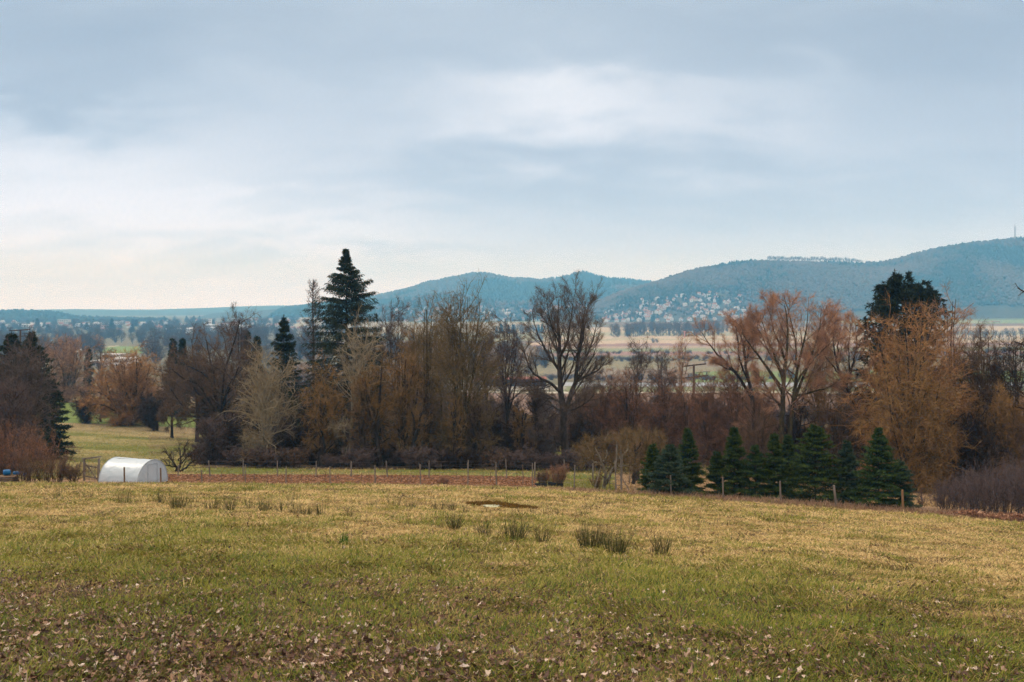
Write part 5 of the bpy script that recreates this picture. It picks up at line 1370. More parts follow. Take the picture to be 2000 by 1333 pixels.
    for dx in (-.42, .42):
        mb.cyl(c + w * dx, c + w * dx + np.array([0, 0, 1.36]), .014, n=6)
    mb.cyl(c - w * .42 + np.array([0, 0, 1.36]), c + w * .42 + np.array([0, 0, 1.36]), .014, n=6)
    mb.build('door_frame', hm, root)
    mb = MB()                                               # patch of newer film on the roof
    ps = []
    for s in np.linspace(Lh * .62, Lh * .97, 6):
        for j in range(15, 20):
            a = arch(s, .012)[j]; ps.append(a)
    ps = np.array(ps); q = [(i * 5 + j, i * 5 + j + 1, (i + 1) * 5 + j + 1, (i + 1) * 5 + j) for i in range(5) for j in range(4)]
    mb.add(ps, q); mb.build('roof_patch', hm, root)
    mb = MB()
    for P_, Q_ in (((0, 0, .03), l * Lh + np.array([0, 0, .03])), (l * 0 + np.array([0, 0, .03]), w * W + np.array([0, 0, .03])), (w * W + np.array([0, 0, .03]), w * W + l * Lh + np.array([0, 0, .03]))):
        P_ = np.array(P_, float); Q_ = np.array(Q_, float); mb.cyl(P_, Q_, .045, n=6)
    mb.build('base_board', m['wood_brown'], root)
    for k, (px, d, top, lab) in enumerate([(243.5, 57.6, 913, 'rusty brown stake in front of the polytunnel side'), (314.5, 59.0, 914, 'rusty brown stake in front of the polytunnel door end')]):
        stake(px, d, top, .05, lab, m['wood_brown'])
    # --- garden gate
    a = at(164.5, 62.5); bq = at(193.5, 61.5); root = empty('garden_gate', tuple((a + bq) / 2)); tag(root, 'old grey picket gate under a high wooden crossbar beside the polytunnel', 'gate')
    o = np.array((a + bq) / 2)
    pa, pb = a - o, bq - o; ux = norm(pb - pa); wd = np.linalg.norm(pb - pa); ang = math.atan2(ux[1], ux[0])
    for q_ in (pa, pb):
        mb = MB(); mb.box(q_ + [0, 0, .68], (.10, .10, 1.5), rz=ang); mb.build('post', m['wood_grey'], root)
    mb = MB(); mid = (pa + pb) / 2; mb.box(mid + [0, 0, 1.46], (wd + .28, .13, .09), rz=ang, ry=-.16); mb.build('crossbar', m['wood_grey'], root)
    mb = MB()
    for i in range(9):
        q_ = pa + (pb - pa) * (i + 1) / 10; mb.box(q_ + [0, -.03, .56], (.045, .02, 1.0), rz=ang)
    mb.box(mid + [0, 0, .92], (wd * .9, .03, .07), rz=ang); mb.box(mid + [0, 0, .25], (wd * .9, .03, .07), rz=ang); mb.box(mid + [0, .03, .58], (wd * 1.05, .025, .06), rz=ang, ry=.6)
    mb.build('picket_panel', m['wood_grey'], root)
    # --- fences round the garden
    def fence(name_lab, posts, wires, mat, r):
        P = [at(px, d) for (px, d, t) in posts]; Hs = [height_for(px, d, t) for (px, d, t) in posts]
        o = P[0]; root = empty('wire_fence', tuple(o)); tag(root, name_lab, 'fence')
        g = np.random.default_rng(len(posts))
        tops = []
        for p, h in zip(P, Hs):
            mb = MB(); ln = g.normal(0, .035, 2); rr = r * g.uniform(.8, 1.25)
            q0 = p - o; q1 = q0 + np.array([ln[0] * h, ln[1] * h, h]); mb.cyl(q0 - [0, 0, .15], q1, rr, rr * .9, n=8); mb.build('post', mat, root); tops.append((q0, q1))
        mb = MB()
        for f in wires:
            for (a0, a1), (b0, b1) in zip(tops[:-1], tops[1:]):
                A_ = a0 + (a1 - a0) * f; B_ = b0 + (b1 - b0) * f; mdl = (A_ + B_) / 2 - [0, 0, .02]
                mb.cyl(A_, mdl, .0035, n=3); mb.cyl(mdl, B_, .0035, n=3)
        mb.build('wire', m['wire'], root)
    m['wire'] = mat_noise('rusty_wire', (.10, .08, .07), (.19, .17, .15), 9, rough=.6)
    E = lambda px: float(edge_d(px)) + .4
    front = [(395, 918), (479, 908), (558, 911), (645, 911), (733, 909), (822, 907), (914, 904), (970, 903), (1040, 905), (1121, 909)]
    fence('front wire fence on slim grey posts along the lower meadow edge', [(px, E(px), t) for px, t in front], (.3, .6, .92), m['wood_grey'], .035)
    rear = [(348, 908), (411, 900), (475, 900), (542, 901), (617, 901), (686, 902), (757, 901), (838, 900), (914, 899), (990, 898), (1044, 903), (1102, 898), (1158, 905), (1229, 908)]
    fence('rear wire fence with taller posts along the back of the dug bed', [(px, 68.0, t) for px, t in rear], (.35, .65, .95), m['wood_grey'], .045)
    small = [432, 450, 497, 522, 570, 589, 636, 655, 706, 722, 785, 800, 859, 893, 945, 958, 1010]
    fence('low fence of thin dark sticks inside the garden between the two wire fences', [(px, 62.5, 921 + (i % 3) * 2) for i, px in enumerate(small)], (.5, .9), m['wood_brown'], .018)
    stake(1022, 60, 908, .03, 'thin crooked dark stick in the garden left of the plant crates', m['wood_brown'])
    for (px, d, top, r, lab, mt) in [(1311, 54.6, 929, .045, 'thin pale stake in front of the left fir cluster', 'wood_grey'), (1413, 53.6, 932, .045, 'weathered stake at the left end of the long fir row', 'wood_grey'),
                                 (1525, 52.6, 940, .05, 'pale silvery stake in front of the dark fir with a bare leader', 'wood_grey'), (1634, 51.6, 948, .065, 'thick leaning post in front of the blue green fir', 'wood_grey'),
                                 (1764, 50.3, 957, .06, 'thick orange post in front of the last fir', 'wood_orange')]:
        stake(px, d, top, r, lab, m[mt], lean=.12 if px == 1634 else .03)
    # --- ladder leaning in the apple tree
    b0 = at(1207, 59.5); z1 = height_for(1207, 59.5, 868)
    root = empty('wooden_ladder', tuple(b0)); tag(root, 'old wooden ladder leaning into the gnarled apple tree', 'ladder')
    for sx in (-.17, .17):
        mb = MB(); mb.cyl((sx, -.05, -.05), (sx * .7 + .12, .7, z1), .03, n=6); mb.build('rail', m['wood_grey'], root)
    mb = MB()
    for i in range(8):
        t = (i + 1) / 9; mb.cyl((-.17 * (1 - .3 * t) + .12 * t, .75 * t - .05, z1 * t), (.17 * (1 - .3 * t) + .12 * t, .75 * t - .05, z1 * t), .018, n=5)
    mb.build('rung', m['wood_grey'], root)
    root = empty('orchard_steps', tuple(at(1196, 60.5))); tag(root, 'narrow dark stepladder standing left of the leaning wooden ladder', 'stepladder')
    hh = height_for(1196, 60.5, 905)
    for sx in (-.22, .22):
        mb = MB(); mb.cyl((sx, 0, 0), (sx * .4 + .1, .25, hh), .022, n=6); mb.build('rail', m['wood_brown'], root)
    mb = MB(); [mb.box((.1 * t, .25 * t, hh * t), (.44 * (1 - .6 * t), .09, .02)) for t in (.22, .42, .62, .82)]; mb.build('tread', m['wood_grey'], root)
    for (p0, p1, lab) in [((1160, 950, 1174, 908), None, 'grey pole leaning against the left boughs of the apple tree'), ((1232, 950, 1210, 918), None, 'grey pole propped against the ladder from the right'), ((1204, 956, 1201, 900), None, 'upright split post at the foot of the ladder'), ((1214, 955, 1216, 885), None, 'slim upright post right of the ladder foot')]:
        d = 59.2; a_ = at(p0[0], d); z = a_[2] + (p0[1] - p0[3]) / F * d * 1.02; x1 = (p0[2] - 1000) / F * d
        mb = MB(); mb.cyl((0, 0, -.05), (x1 - a_[0], .15, z - a_[2]), .032, .025, n=7); o = mb.build('wooden_pole', m['wood_grey']); o.location = tuple(a_); tag(o, lab, 'pole', 'poles around the apple tree')
    # --- black plant crates
    m['crate'] = mat_noise('black_plastic', (.012, .013, .016), (.028, .03, .034), 6, rough=.5, spec=.4)
    for (px, d, wpx, hpx, lab) in [(1078, 60.8, 15, 8, 'largest black plant crate in the garden'), (1094, 61.0, 11, 7, 'smaller black plant crate touching the largest one on its right'), (1050, 60.2, 11, 5, 'low black plant tray at the left end of the crates'), (1063, 60.3, 11, 5, 'low black plant tray next to the largest crate')]:
        p = at(px, d); W_, H_ = wpx / F * d, hpx / F * d; D_ = .34; mb = MB(); t = .015
        mb.box((0, 0, t / 2), (W_, D_, t)); mb.box((0, -D_ / 2, H_ / 2 + t), (W_, t, H_)); mb.box((0, D_ / 2, H_ / 2 + t), (W_, t, H_)); mb.box((-W_ / 2, 0, H_ / 2 + t), (t, D_ + t, H_ * .99)); mb.box((W_ / 2, 0, H_ / 2 + t), (t, D_ + t, H_ * .99))
        mb.box((0, -D_ / 2 - .008, H_ + t - .01), (W_ + .03, .02, .025)); mb.box((0, 0, H_ * .7), (W_ * .95, D_ * .95, .01), mi=1)
        o = mb.build('plant_crate', [m['crate'], m['soil']]); o.location = tuple(p + [0, 0, -.01]); tag(o, lab, 'crate', 'black plant crates in the garden')
    # --- left corner: barrels on stacked boards
    m['blue'] = mat_noise('blue_plastic', (.006, .13, .36), (.012, .20, .48), 3, rough=.4, spec=.4)
    def barrel(px, d, zoff, r, L_, rz, lab, grp='blue barrels behind the red shrubs'):
        p = at(px, d) + [0, 0, zoff]; root = empty('plastic_barrel', tuple(p), rz); tag(root, lab, 'barrel', grp)
        mb = MB(); pr = [(-.5, .80), (-.46, .95), (-.2, 1.0), (0, 1.02), (.2, 1.0), (.46, .95), (.5, .80)]
        for (a_, ra), (b_, rb) in zip(pr[:-1], pr[1:]): mb.cyl((a_ * L_, 0, r), (b_ * L_, 0, r), r * ra, r * rb, n=18)
        mb.build('drum', m['blue'], root, smooth=True)
        mb = MB(); [mb.cyl(((t - .012) * L_, 0, r), ((t + .012) * L_, 0, r), r * 1.05, n=18) for t in (-.18, .18)]; mb.build('hoop', m['blue'], root)
        mb = MB(); mb.cyl((L_ * .49, 0, r * 1.4), (L_ * .53, 0, r * 1.4), r * .14, n=10); mb.build('bung', m['crate'], root)
    top_z = .40
    barrel(14, 61.6, top_z, .17, .42, .4, 'round bright blue barrel lying at the left end of the boards')
    barrel(34, 62.0, top_z - .02, .12, .48, .1, 'flatter blue barrel right of the round one, half hidden by twigs')
    barrel(49, 61.8, top_z - .04, .11, .16, 1.2, 'smallest blue drum farthest right behind the red twigs')
    for k in range(5):
        p = at(6, 61.4); mb = MB(); w_ = [1.6, 1.5, 1.65, 1.4, 1.6][k]
        for j in range(4): mb.box((0, -.3 + j * .2, .03), (w_, .17, .05), rz=.01 * j)
        o = mb.build('board_layer', m['wood_grey'] if k % 2 else m['wood_brown']); o.location = (p[0], p[1], p[2] + k * .075); o.rotation_euler = (0, 0, .08 * (k - 2))
        tag(o, 'layer of weathered boards stacked under the blue barrel, ' + ['lowest', 'second from the bottom', 'middle', 'second from the top', 'topmost'][k], 'boards', 'stacked boards at the left edge')
    # --- heap of cut branches
    p = at(104, 96); root = Geo(); g = np.random.default_rng(9)
    for k in range(46):
        big = k < 16
        a0 = g.uniform(0, pi) if not big else g.normal(0, .35); Lk = g.uniform(1.5, 4.5) if big else g.uniform(1, 3); c = np.array([g.normal(0, .9), g.normal(0, .5), abs(g.normal(0, .35)) + .1])
        dz = g.normal(0, .18); d_ = norm(np.array([math.cos(a0), math.sin(a0) * .5, dz])); pts = [c - d_ * Lk / 2]
        for s in range(6): d_ = norm(d_ + g.normal(0, .09, 3)); pts.append(pts[-1] + d_ * Lk / 6)
        P_ = np.array(pts)[None]; P_[..., 2] = np.maximum(P_[..., 2], .03)
        r_ = (.07 if big else .03) * g.uniform(.6, 1.3); R_ = (r_ * np.linspace(1, .4, 7))[None]
        V, q = tubes(P_, R_, 6 if big else 4); root.add(V, Q=q, val=g.uniform(0, .5))
        if not big:
            P2, R2 = grow(P_, R_, 6, .2, 1, (25, 60), (.3, .5), 3, wob=.15, rfac=.6, rmin=.012, g=g); V, q = tubes(P2, R2, 3); root.add(V, Q=q, val=.5)
    o = root.obj('branch_pile', m['tw_pale2']); o.location = tuple(p); tag(o, 'heap of cut branches and logs on the left meadow', 'branch pile', None, 'stuff')


def stake(px, d, top, r, lab, mat, lean=.03):
    p = at(px, d); h = height_for(px, d, top); mb = MB()
    mb.cyl((0, 0, -.15), (-lean * h, .02, h - .02), r, r * .92, n=8); mb.cyl((-lean * h, .02, h - .02), (-lean * h, .02, h), r * .92, r * .7, n=8)
    o = mb.build('wooden_stake', mat); o.location = tuple(p); tag(o, lab, 'stake', 'stakes along the meadow edge'); return o


def build_pond():
    d = 33.0; d0 = depth_of_row(950, 992); p = at(955, d0)
    g = np.random.default_rng(5)
    wm, nt, b = mat_base('pond_water', .7, .1); b.inputs['Base Color'].default_value = (.42, .42, .28, 1)
    K = 40; a = np.arange(K) * 2 * pi / K; r = 1 + .15 * np.sin(a * 3) + .1 * np.sin(a * 5 + 1)
    mb = MB(); V = np.concatenate([np.stack([np.cos(a) * r * .30, np.sin(a) * r * .22, np.zeros(K)], 1), np.stack([np.cos(a) * r * .28, np.sin(a) * r * .20, np.full(K, -.05)], 1)])
    fs = [tuple(range(K)), tuple(range(K, 2 * K))[::-1]] + [(i, K + i, K + (i + 1) % K, (i + 1) % K) for i in range(K)]
    mb.add(V, fs); o = mb.build('pond_water', wm); pp = at(962, d0 - .2); o.location = (pp[0], pp[1], pp[2] + .075); tag(o, 'small pale puddle of open water in the mossy patch', None, None, 'structure')
    # rusty moss bank behind it, many short stems
    N = 15000; t = g.uniform(0, 1, N)
    cx = np.interp(t, [0, 1], [912, 1052]); dd = d0 + 1.1 + 1.3 * np.sin(t * pi) * g.uniform(-.5, 1, N) - t * 1.6 + g.normal(0, .12, N)
    x = (cx - 1000) / F * dd; hgt = (.03 + .12 * np.sin(np.clip(t * 1.1, 0, 1) * pi) ** .6) * (.4 + 1.1 * fbm(t * 14, t * 0, 4, 3))
    P = np.stack([x, dd, ground(x, dd) + hgt * g.uniform(-.2, .7, N)], 1)
    V, T = spikes(P, norm(g.normal(0, .5, (N, 3)) + [0, 0, 1]), g.uniform(.04, .12, N), np.full(N, .02), g)
    mm = mat_ramp('rusty_moss', [(0, (.05, .028, .008)), (.5, (.16, .082, .014)), (1, (.28, .155, .025))])
    o = mesh_obj('rusty_moss', V, T=T, mats=[mm], attrs={'v': np.repeat(g.uniform(0, 1, N), 3)}); tag(o, 'rusty orange moss bank behind the small puddle', 'moss', None, 'stuff')


# ------------------------------------------------------------------ power poles, mast
def power_pole(px, d, top, lab, arm=(28, 32), h_arm=(0, 23)):
    p = at(px, d); H = height_for(px, d, top); root = empty('power_pole', tuple(p)); tag(root, lab, 'power pole', 'wooden power poles')
    s = d / F
    mb = MB(); mb.cyl((0, 0, -.3), (0, 0, H), .19, .14, n=10); mb.build('mast', M['wood_pole'], root, smooth=True)
    for i, (aw, ah) in enumerate(zip(arm, h_arm)):
        z = H - ah * s - .1; ang = .55; L_ = aw * s / math.cos(ang) * 2 * .95
        mb = MB(); mb.box((0, -.12, z), (L_, .12, .16), rz=ang, ry=-.05); arm_o = mb.build('crossarm', M['wood_pole'], root)
        for t in ((-.46, .46) if i == 0 else (-.46, -.2, .2, .46)):
            c = np.array([math.cos(ang) * L_ * t, math.sin(ang) * L_ * t - .12, z + .05 * L_ * t])
            mb = MB(); mb.cyl(c + [0, 0, .05], c + [0, 0, .42], .035, n=6); mb.cyl(c + [0, 0, .22], c + [0, 0, .30], .10, .07, n=8); mb.box(c + [0, 0, .46], (.9, .10, .07), rz=.1)
            mb.build('insulator', M['dark_metal'], arm_o)


def build_poles():
    M['wood_pole'] = mat_noise('tarred_pole_wood', (.05, .036, .03), (.12, .088, .07), 4, stretch=(1, 1, .2))
    M['dark_metal'] = mat_noise('dark_metal', (.03, .03, .035), (.06, .06, .065), 4, rough=.5)
    power_pole(1355, 126, 712, 'wooden power pole with two crossarms rising from the thicket')
    power_pole(40, 170, 644, 'distant power pole whose crossarms show above the left spruces', (17, 19), (0, 12))
    mr = mat_noise('pale_lattice_steel', (.35, .33, .34), (.5, .48, .48), .1, rough=.5)
    p = S_RH(np.array([1981.0]), np.array([.985]))[0]; H = (HZ - 437) / F * p[1] + EYE - p[2]
    root = empty('radio_mast', tuple(p)); tag(root, 'tall thin radio mast on the crest of the right hill', 'mast')
    mb = MB(); w = 1.5
    for (sx, sy) in ((-1, -1), (1, -1), (1, 1), (-1, 1)): mb.cyl((sx * w, sy * w, -3), (sx * w * .5, sy * w * .5, H * .86), .45, .35, n=5)
    n = 16
    for i in range(n):
        z0, z1 = H * .86 * i / n, H * .86 * (i + 1) / n; a = w * (1 - .5 * i / n); b_ = w * (1 - .5 * (i + 1) / n)
        for (s1, s2) in (((-1, -1), (1, -1)), ((1, -1), (1, 1)), ((1, 1), (-1, 1)), ((-1, 1), (-1, -1))): mb.cyl((s1[0] * a, s1[1] * a, z0), (s2[0] * b_, s2[1] * b_, z1), .22, n=4)
    mb.build('lattice', mr, root)
    mb = MB(); mb.cyl((0, 0, H * .80), (0, 0, H), .55, .35, n=8); mb.build('antenna', mr, root)
    mb = MB(); mb.cyl((0, 0, H * .66), (0, 0, H * .70), 3.4, n=12); mb.cyl((0, 0, H * .76), (0, 0, H * .79), 2.8, n=12); mb.build('platform', mr, root)


# ------------------------------------------------------------------ village, town, valley trees
def house_mesh(name, L, W, H, pitch, wall, roof, mats, chimney=True):
    """gabled house: walls, overhanging roof slabs, windows, chimney, ridge along x"""
    mb = MB(); R = W / 2 * pitch
    V = [(-L / 2, -W / 2, -3), (L / 2, -W / 2, -3), (L / 2, W / 2, -3), (-L / 2, W / 2, -3), (-L / 2, -W / 2, H), (L / 2, -W / 2, H), (L / 2, W / 2, H), (-L / 2, W / 2, H), (-L / 2, 0, H + R), (L / 2, 0, H + R)]
    mb.add(V, [(0, 1, 5, 4), (1, 2, 6, 9, 5), (2, 3, 7, 6), (3, 0, 4, 8, 7)], 0)
    o = .6; t = .25; k = R / (W / 2)
    for s in (-1, 1):
        y1 = s * (W / 2 + o); z1 = H - o * k
        V = [(-L / 2 - o, 0, H + R + .05), (L / 2 + o, 0, H + R + .05), (L / 2 + o, y1, z1 + .05), (-L / 2 - o, y1, z1 + .05)]
        V2 = [(x, y, z + t) for x, y, z in V]
        mb.add(V + V2, [(0, 1, 2, 3), (7, 6, 5, 4), (0, 4, 5, 1), (1, 5, 6, 2), (2, 6, 7, 3), (3, 7, 4, 0)] if s > 0 else [(3, 2, 1, 0), (4, 5, 6, 7), (1, 5, 4, 0), (2, 6, 5, 1), (3, 7, 6, 2), (0, 4, 7, 3)], 1)
    if chimney: mb.box((L * .2, W * .1, H + R + .4), (.8, .8, 1.6), mi=0)
    for fl in range(max(1, int(H // 2.7))):
        z = 1.5 + fl * 2.8
        for i in range(3):
            x = -L / 2 + L * (i + .5) / 3
            for s in (-1, 1): mb.box((x, s * (W / 2 + .01), z), (1.1, .06, 1.3), mi=2)
        for s in (-1, 1): mb.box((s * (L / 2 + .01), 0, z), (.06, 1.1, 1.3), mi=2)
    return mb.build(name, mats)


def hall(name, p, L, W, H, rz, wall, roof, lab, cat='building', group=None, rows=1, band=None):
    """flat roofed block: wall, roof slab, window strips as parts"""
    root = empty(name, tuple(p), rz); tag(root, lab, cat, group)
    mb = MB(); mb.box((0, 0, H / 2 - 2), (L, W, H + 4)); mb.build('wall', wall, root)
    mb = MB(); mb.box((0, 0, H + .3), (L + .8, W + .8, .6)); mb.build('roof', roof, root)
    for i in range(rows):
        z = (i + .55) * H / rows; mb = MB(); n = max(2, int(L / 5))
        for k in range(n): mb.box((-L / 2 + L * (k + .5) / n, -W / 2 - .03, z), (L / n * .6, .06, H / rows * .42))
        mb.build('window_strip', M['pane'], root)
    return root


def build_village():
    m = M
    m['w_white'] = mat_noise('white_render', (.62, .62, .60), (.76, .76, .74), .5, rnd=.08)
    m['w_cream'] = mat_noise('cream_render', (.50, .46, .38), (.60, .55, .46), .5, rnd=.1)
    m['r_red'] = mat_noise('red_tiles', (.22, .12, .095), (.30, .17, .14), .8, rnd=.15)
    m['r_brown'] = mat_noise('brown_tiles', (.19, .115, .09), (.28, .17, .135), .8, rnd=.2)
    m['r_grey'] = mat_noise('grey_roof', (.32, .33, .35), (.46, .47, .49), .8, rnd=.2)
    m['pane'] = mat_noise('window_pane', (.05, .07, .09), (.09, .12, .15), 1, rough=.2, spec=.6)
    kinds = [('w_white', 'r_red', 'white walled house with a red roof'), ('w_white', 'r_brown', 'white walled house with a brown roof'), ('w_cream', 'r_red', 'cream walled house with a red roof'), ('w_white', 'r_grey', 'white walled house with a grey roof')]
    protos = []
    for i, (w, r, l) in enumerate(kinds):
        o = house_mesh('village_house', [13, 12, 14, 15][i], [10, 9, 10, 11][i], [5.6, 4.6, 5.8, 6.0][i], [.85, .95, .8, .6][i], w, r, [m[w], m[r], m['pane']]); protos.append(o)
    g = np.random.default_rng(44); used = [False] * 4; placed = []
    def put(P, k, lab, grp, rz=None, sc=1.0):
        if used[k]: o = protos[k].copy(); col.objects.link(o)
        else: o = protos[k]; used[k] = True
        o.location = tuple(P); o.rotation_euler = (0, 0, g.uniform(0, pi) if rz is None else rz); o.scale = (sc, sc, sc)
        tag(o, lab, 'house', grp)
    def near(px, py, r):
        for a, b_ in placed:
            if (a - px) ** 2 + ((b_ - py) * 1.9) ** 2 < r * r: return True
        placed.append((px, py)); return False
    # right village on the slope of the right hill
    n = 0; tries = 0
    while n < 128 and tries < 6000:
        tries += 1
        px = g.uniform(1165, 1425); t = g.uniform(.04, .50) * (1 - .35 * sstep(1300, 1170, px) * 0)
        if px > 1380 and t > .35: continue
        if px < 1230 and t > .22 and g.uniform() < .7: continue
        P = S_RH(np.array([px]), np.array([t]))[0]; row = HZ - (P[2] - EYE) / P[1] * F; c = P[0] / P[1] * F + 1000
        if near(c, row, 5.2): continue
        k = int(g.choice(4, p=[.30, .34, .14, .22])); put(P + [0, 0, .4], k, kinds[k][2] + ' in the village below the right hill', 'village houses below the right hill, ' + kinds[k][2], rz=g.choice([.3, 1.7, .9, 2.5]) + g.normal(0, .15), sc=g.uniform(.62, .9)); n += 1
    # scattered houses on the low spur, left part of the village
    n = 0; tries = 0
    while n < 96 and tries < 6000:
        tries += 1
        px = g.uniform(775, 1190); t = g.uniform(.02, .62) ** 1.1
        P = S_LH(np.array([px]), np.array([t]))[0]; row = HZ - (P[2] - EYE) / P[1] * F; c = P[0] / P[1] * F + 1000
        if near(c, row, 7.5): continue
        k = int(g.choice(4, p=[.36, .24, .22, .18])); put(P + [0, 0, .4], k, kinds[k][2] + ' on the low spur left of the right hill', 'village houses on the low spur, ' + kinds[k][2], sc=g.uniform(.65, .92)); n += 1
    for (px, t, k) in [(852, .98, 0), (878, .93, 2), (1302, .545, 1), (1322, .56, 1), (1340, .55, 0)]: pass
    # town in the left plain: small houses among trees
    n = 0; tries = 0
    while n < 84 and tries < 4000:
        tries += 1
        px = g.uniform(-20, 640); d = g.uniform(1750, 2700)
        if 380 < px < 520 and d < 2000: continue
        P = at(px, d); row = HZ - (P[2] - EYE) / d * F
        if near(px, row, 8): continue
        k = int(g.choice(4, p=[.34, .2, .2, .26])); put(P, k, kinds[k][2] + ' in the distant town on the left plain', 'houses of the distant town, ' + kinds[k][2], sc=g.uniform(.62, .9)); n += 1
    m['hall_white'] = mat_noise('white_cladding', (.78, .80, .82), (.88, .90, .92), .1); m['hall_blue'] = mat_noise('dark_blue_cladding', (.045, .055, .085), (.07, .08, .115), .3)
    m['hall_red'] = mat_noise('rusty_red_roof', (.26, .10, .075), (.36, .15, .11), .3); m['hall_pink'] = mat_noise('pink_render', (.62, .42, .38), (.72, .5, .45), .2)
    def H_(px0, px1, top, bot, d, wall, roof, lab, rz=0.0, W=18, rows=1):
        px = (px0 + px1) / 2; p = at(px, d); p[2] = EYE + (HZ - bot) / F * d; hall('building', p, (px1 - px0) / F * d, W, max(3.0, (bot - top) / F * d), rz, m[wall], m[roof], lab, rows=rows)
    H_(115, 136, 625, 633, 2500, 'w_cream', 'r_grey', 'pale block on the dark rise behind the distant town', rows=2)
    H_(226, 237, 628, 637, 2300, 'hall_white', 'r_grey', 'white tower block between the trees of the distant town', rows=3)
    H_(40, 66, 634, 638, 2100, 'hall_white', 'hall_white', 'low white hall at the left end of the distant town')
    H_(147, 172, 633, 637, 2150, 'hall_white', 'hall_white', 'low white hall left of the pink block')
    H_(178, 215, 632, 637, 2350, 'w_cream', 'r_red', 'long pale building with a red roof behind the pink block')
    H_(186, 216, 636, 645, 1950, 'hall_pink', 'hall_red', 'pinkish block with red roof in the middle of the distant town', rows=2)
    H_(192, 238, 643, 647, 1850, 'w_cream', 'hall_red', 'long low house with a red roof below the pink block')
    H_(331, 400, 642, 646.5, 1650, 'hall_white', 'hall_white', 'longest white roofed factory hall of the distant town', rz=.10, W=40)
    H_(398, 430, 640, 644, 1750, 'hall_white', 'hall_white', 'white factory hall touching the longest one on the right', W=40)
    H_(404, 424, 635, 640, 1850, 'w_cream', 'hall_white', 'pale hall behind the white factory hall', W=30)
    H_(408, 413, 624, 633, 1900, 'hall_white', 'r_grey', 'slim white silo tower above the factory halls', W=5, rows=2)
    H_(432, 465, 632, 636, 1850, 'hall_white', 'hall_red', 'white hall with a reddish roof edge right of the silo', W=30)
    H_(446, 484, 636, 640, 1780, 'hall_white', 'hall_white', 'white flat hall below the red edged one', W=40)
    H_(468, 500, 640, 643, 1700, 'w_cream', 'hall_white', 'lowest white hall at the right end of the factory', W=30)
    H_(226, 262, 704, 710, 640, 'hall_white', 'hall_white', 'white shed roof showing through the orange willow top', W=14)
    H_(186, 206, 706, 716, 600, 'hall_white', 'hall_white', 'white shed between the narrow spruce and the orange willow', W=12)
    H_(232, 254, 716, 722, 560, 'w_white', 'hall_white', 'lowest white shed just above the orange willow', W=12)
    H_(205, 238, 697, 701, 720, 'w_cream', 'hall_white', 'pale long shed behind the orange willow', W=12, rz=-.1)
    H_(952, 1066, 740, 756, 575, 'hall_blue', 'hall_red', 'long dark farm hall with a rusty roof beside the pale track', W=16, rows=1)
    H_(925, 956, 742, 756, 578, 'w_cream', 'hall_red', 'pale barn left of the dark farm hall', W=12)
    H_(1148, 1186, 699, 703, 980, 'hall_white', 'hall_white', 'low white greenhouse roof beyond the central tree', W=16, rz=-.2)
    H_(1915, 1928, 629, 633, 2150, 'w_cream', 'r_red', 'left farmhouse with an orange roof below the right hill'); H_(1934, 1950, 628, 632.5, 2150, 'w_cream', 'hall_red', 'right farmhouse with an orange roof below the right hill')
    H_(845, 880, 616, 620, 2600, 'w_cream', 'hall_white', 'pale hall at the left foot of the village', W=30)
    # two small blue cars on the yard
    m['car'] = mat_noise('blue_car_paint', (.05, .20, .42), (.06, .24, .48), 1, rough=.3, spec=.5); m['car_w'] = mat_noise('pale_car_paint', (.35, .45, .52), (.40, .50, .57), 1, rough=.3, spec=.5)
    for (px, d, mt, lab) in [(1146, 545, 'car', 'small bright blue car parked on the yard beyond the track'), (1169, 562, 'car_w', 'pale blue car parked right of the bright blue one')]:
        p = at(px, d); root = empty('parked_car', tuple(p), .2); tag(root, lab, 'car', 'cars on the farm yard')
        prof = [(-2.1, .35), (-2.1, .85), (-1.2, .95), (-.7, 1.42), (.9, 1.42), (1.5, .95), (2.1, .85), (2.15, .35)]
        mb = MB(); n = len(prof); V = [(x, -.85, z) for x, z in prof] + [(x, .85, z) for x, z in prof]
        mb.add(V, [tuple(range(n)), tuple(range(n, 2 * n))[::-1]] + [(i, n + i, n + (i + 1) % n, (i + 1) % n) for i in range(n)]); mb.build('body', m[mt], root)
        mb = MB(); [mb.box((x, s * .86, 1.15), (.75, .02, .32)) for x in (-.35, .6) for s in (-1, 1)]; mb.build('window', m['pane'], root)
        for x in (-1.3, 1.35):
            for s in (-.8, .8):
                mb = MB(); mb.cyl((x, s - .1, .32), (x, s + .1, .32), .32, n=12); mb.build('wheel', m['crate'], root)
    # small orange marker in the thicket, striped pole in the fields
    p = at(1169, 230); mb = MB(); mb.cyl((0, 0, 0), (0, 0, 2.3), .04, n=6); mb.box((0, 0, 2.1), (.9, .06, .9), ry=.7, mi=1); m['orange'] = mat_noise('orange_marker', (.75, .36, .02), (.85, .44, .04), 2)
    p[2] = EYE + (HZ - 800) / F * 230 - 1.6; gz = float(ground(p[0], 230)); mb.cyl((0, 0, gz - p[2]), (0, 0, .05), .04, n=6)
    o = mb.build('marker_sign', [m['wood_grey'], m['orange']]); o.location = tuple(p); tag(o, 'small orange yellow marker board in the brush right of the central trunk', 'sign')
    m['pinkpole'] = mat_noise('red_white_pole', (.75, .28, .24), (.8, .42, .38), 1)
    p = at(1337, 1450); mb = MB(); mb.cyl((0, 0, 0), (0, 0, 8), .7, n=6); mb.box((0, 0, 8.4), (3.4, .6, 1.0)); o = mb.build('marker_pole', m['pinkpole']); o.location = tuple(p); tag(o, 'pinkish red marker pole in front of the tree row in the fields', 'pole')


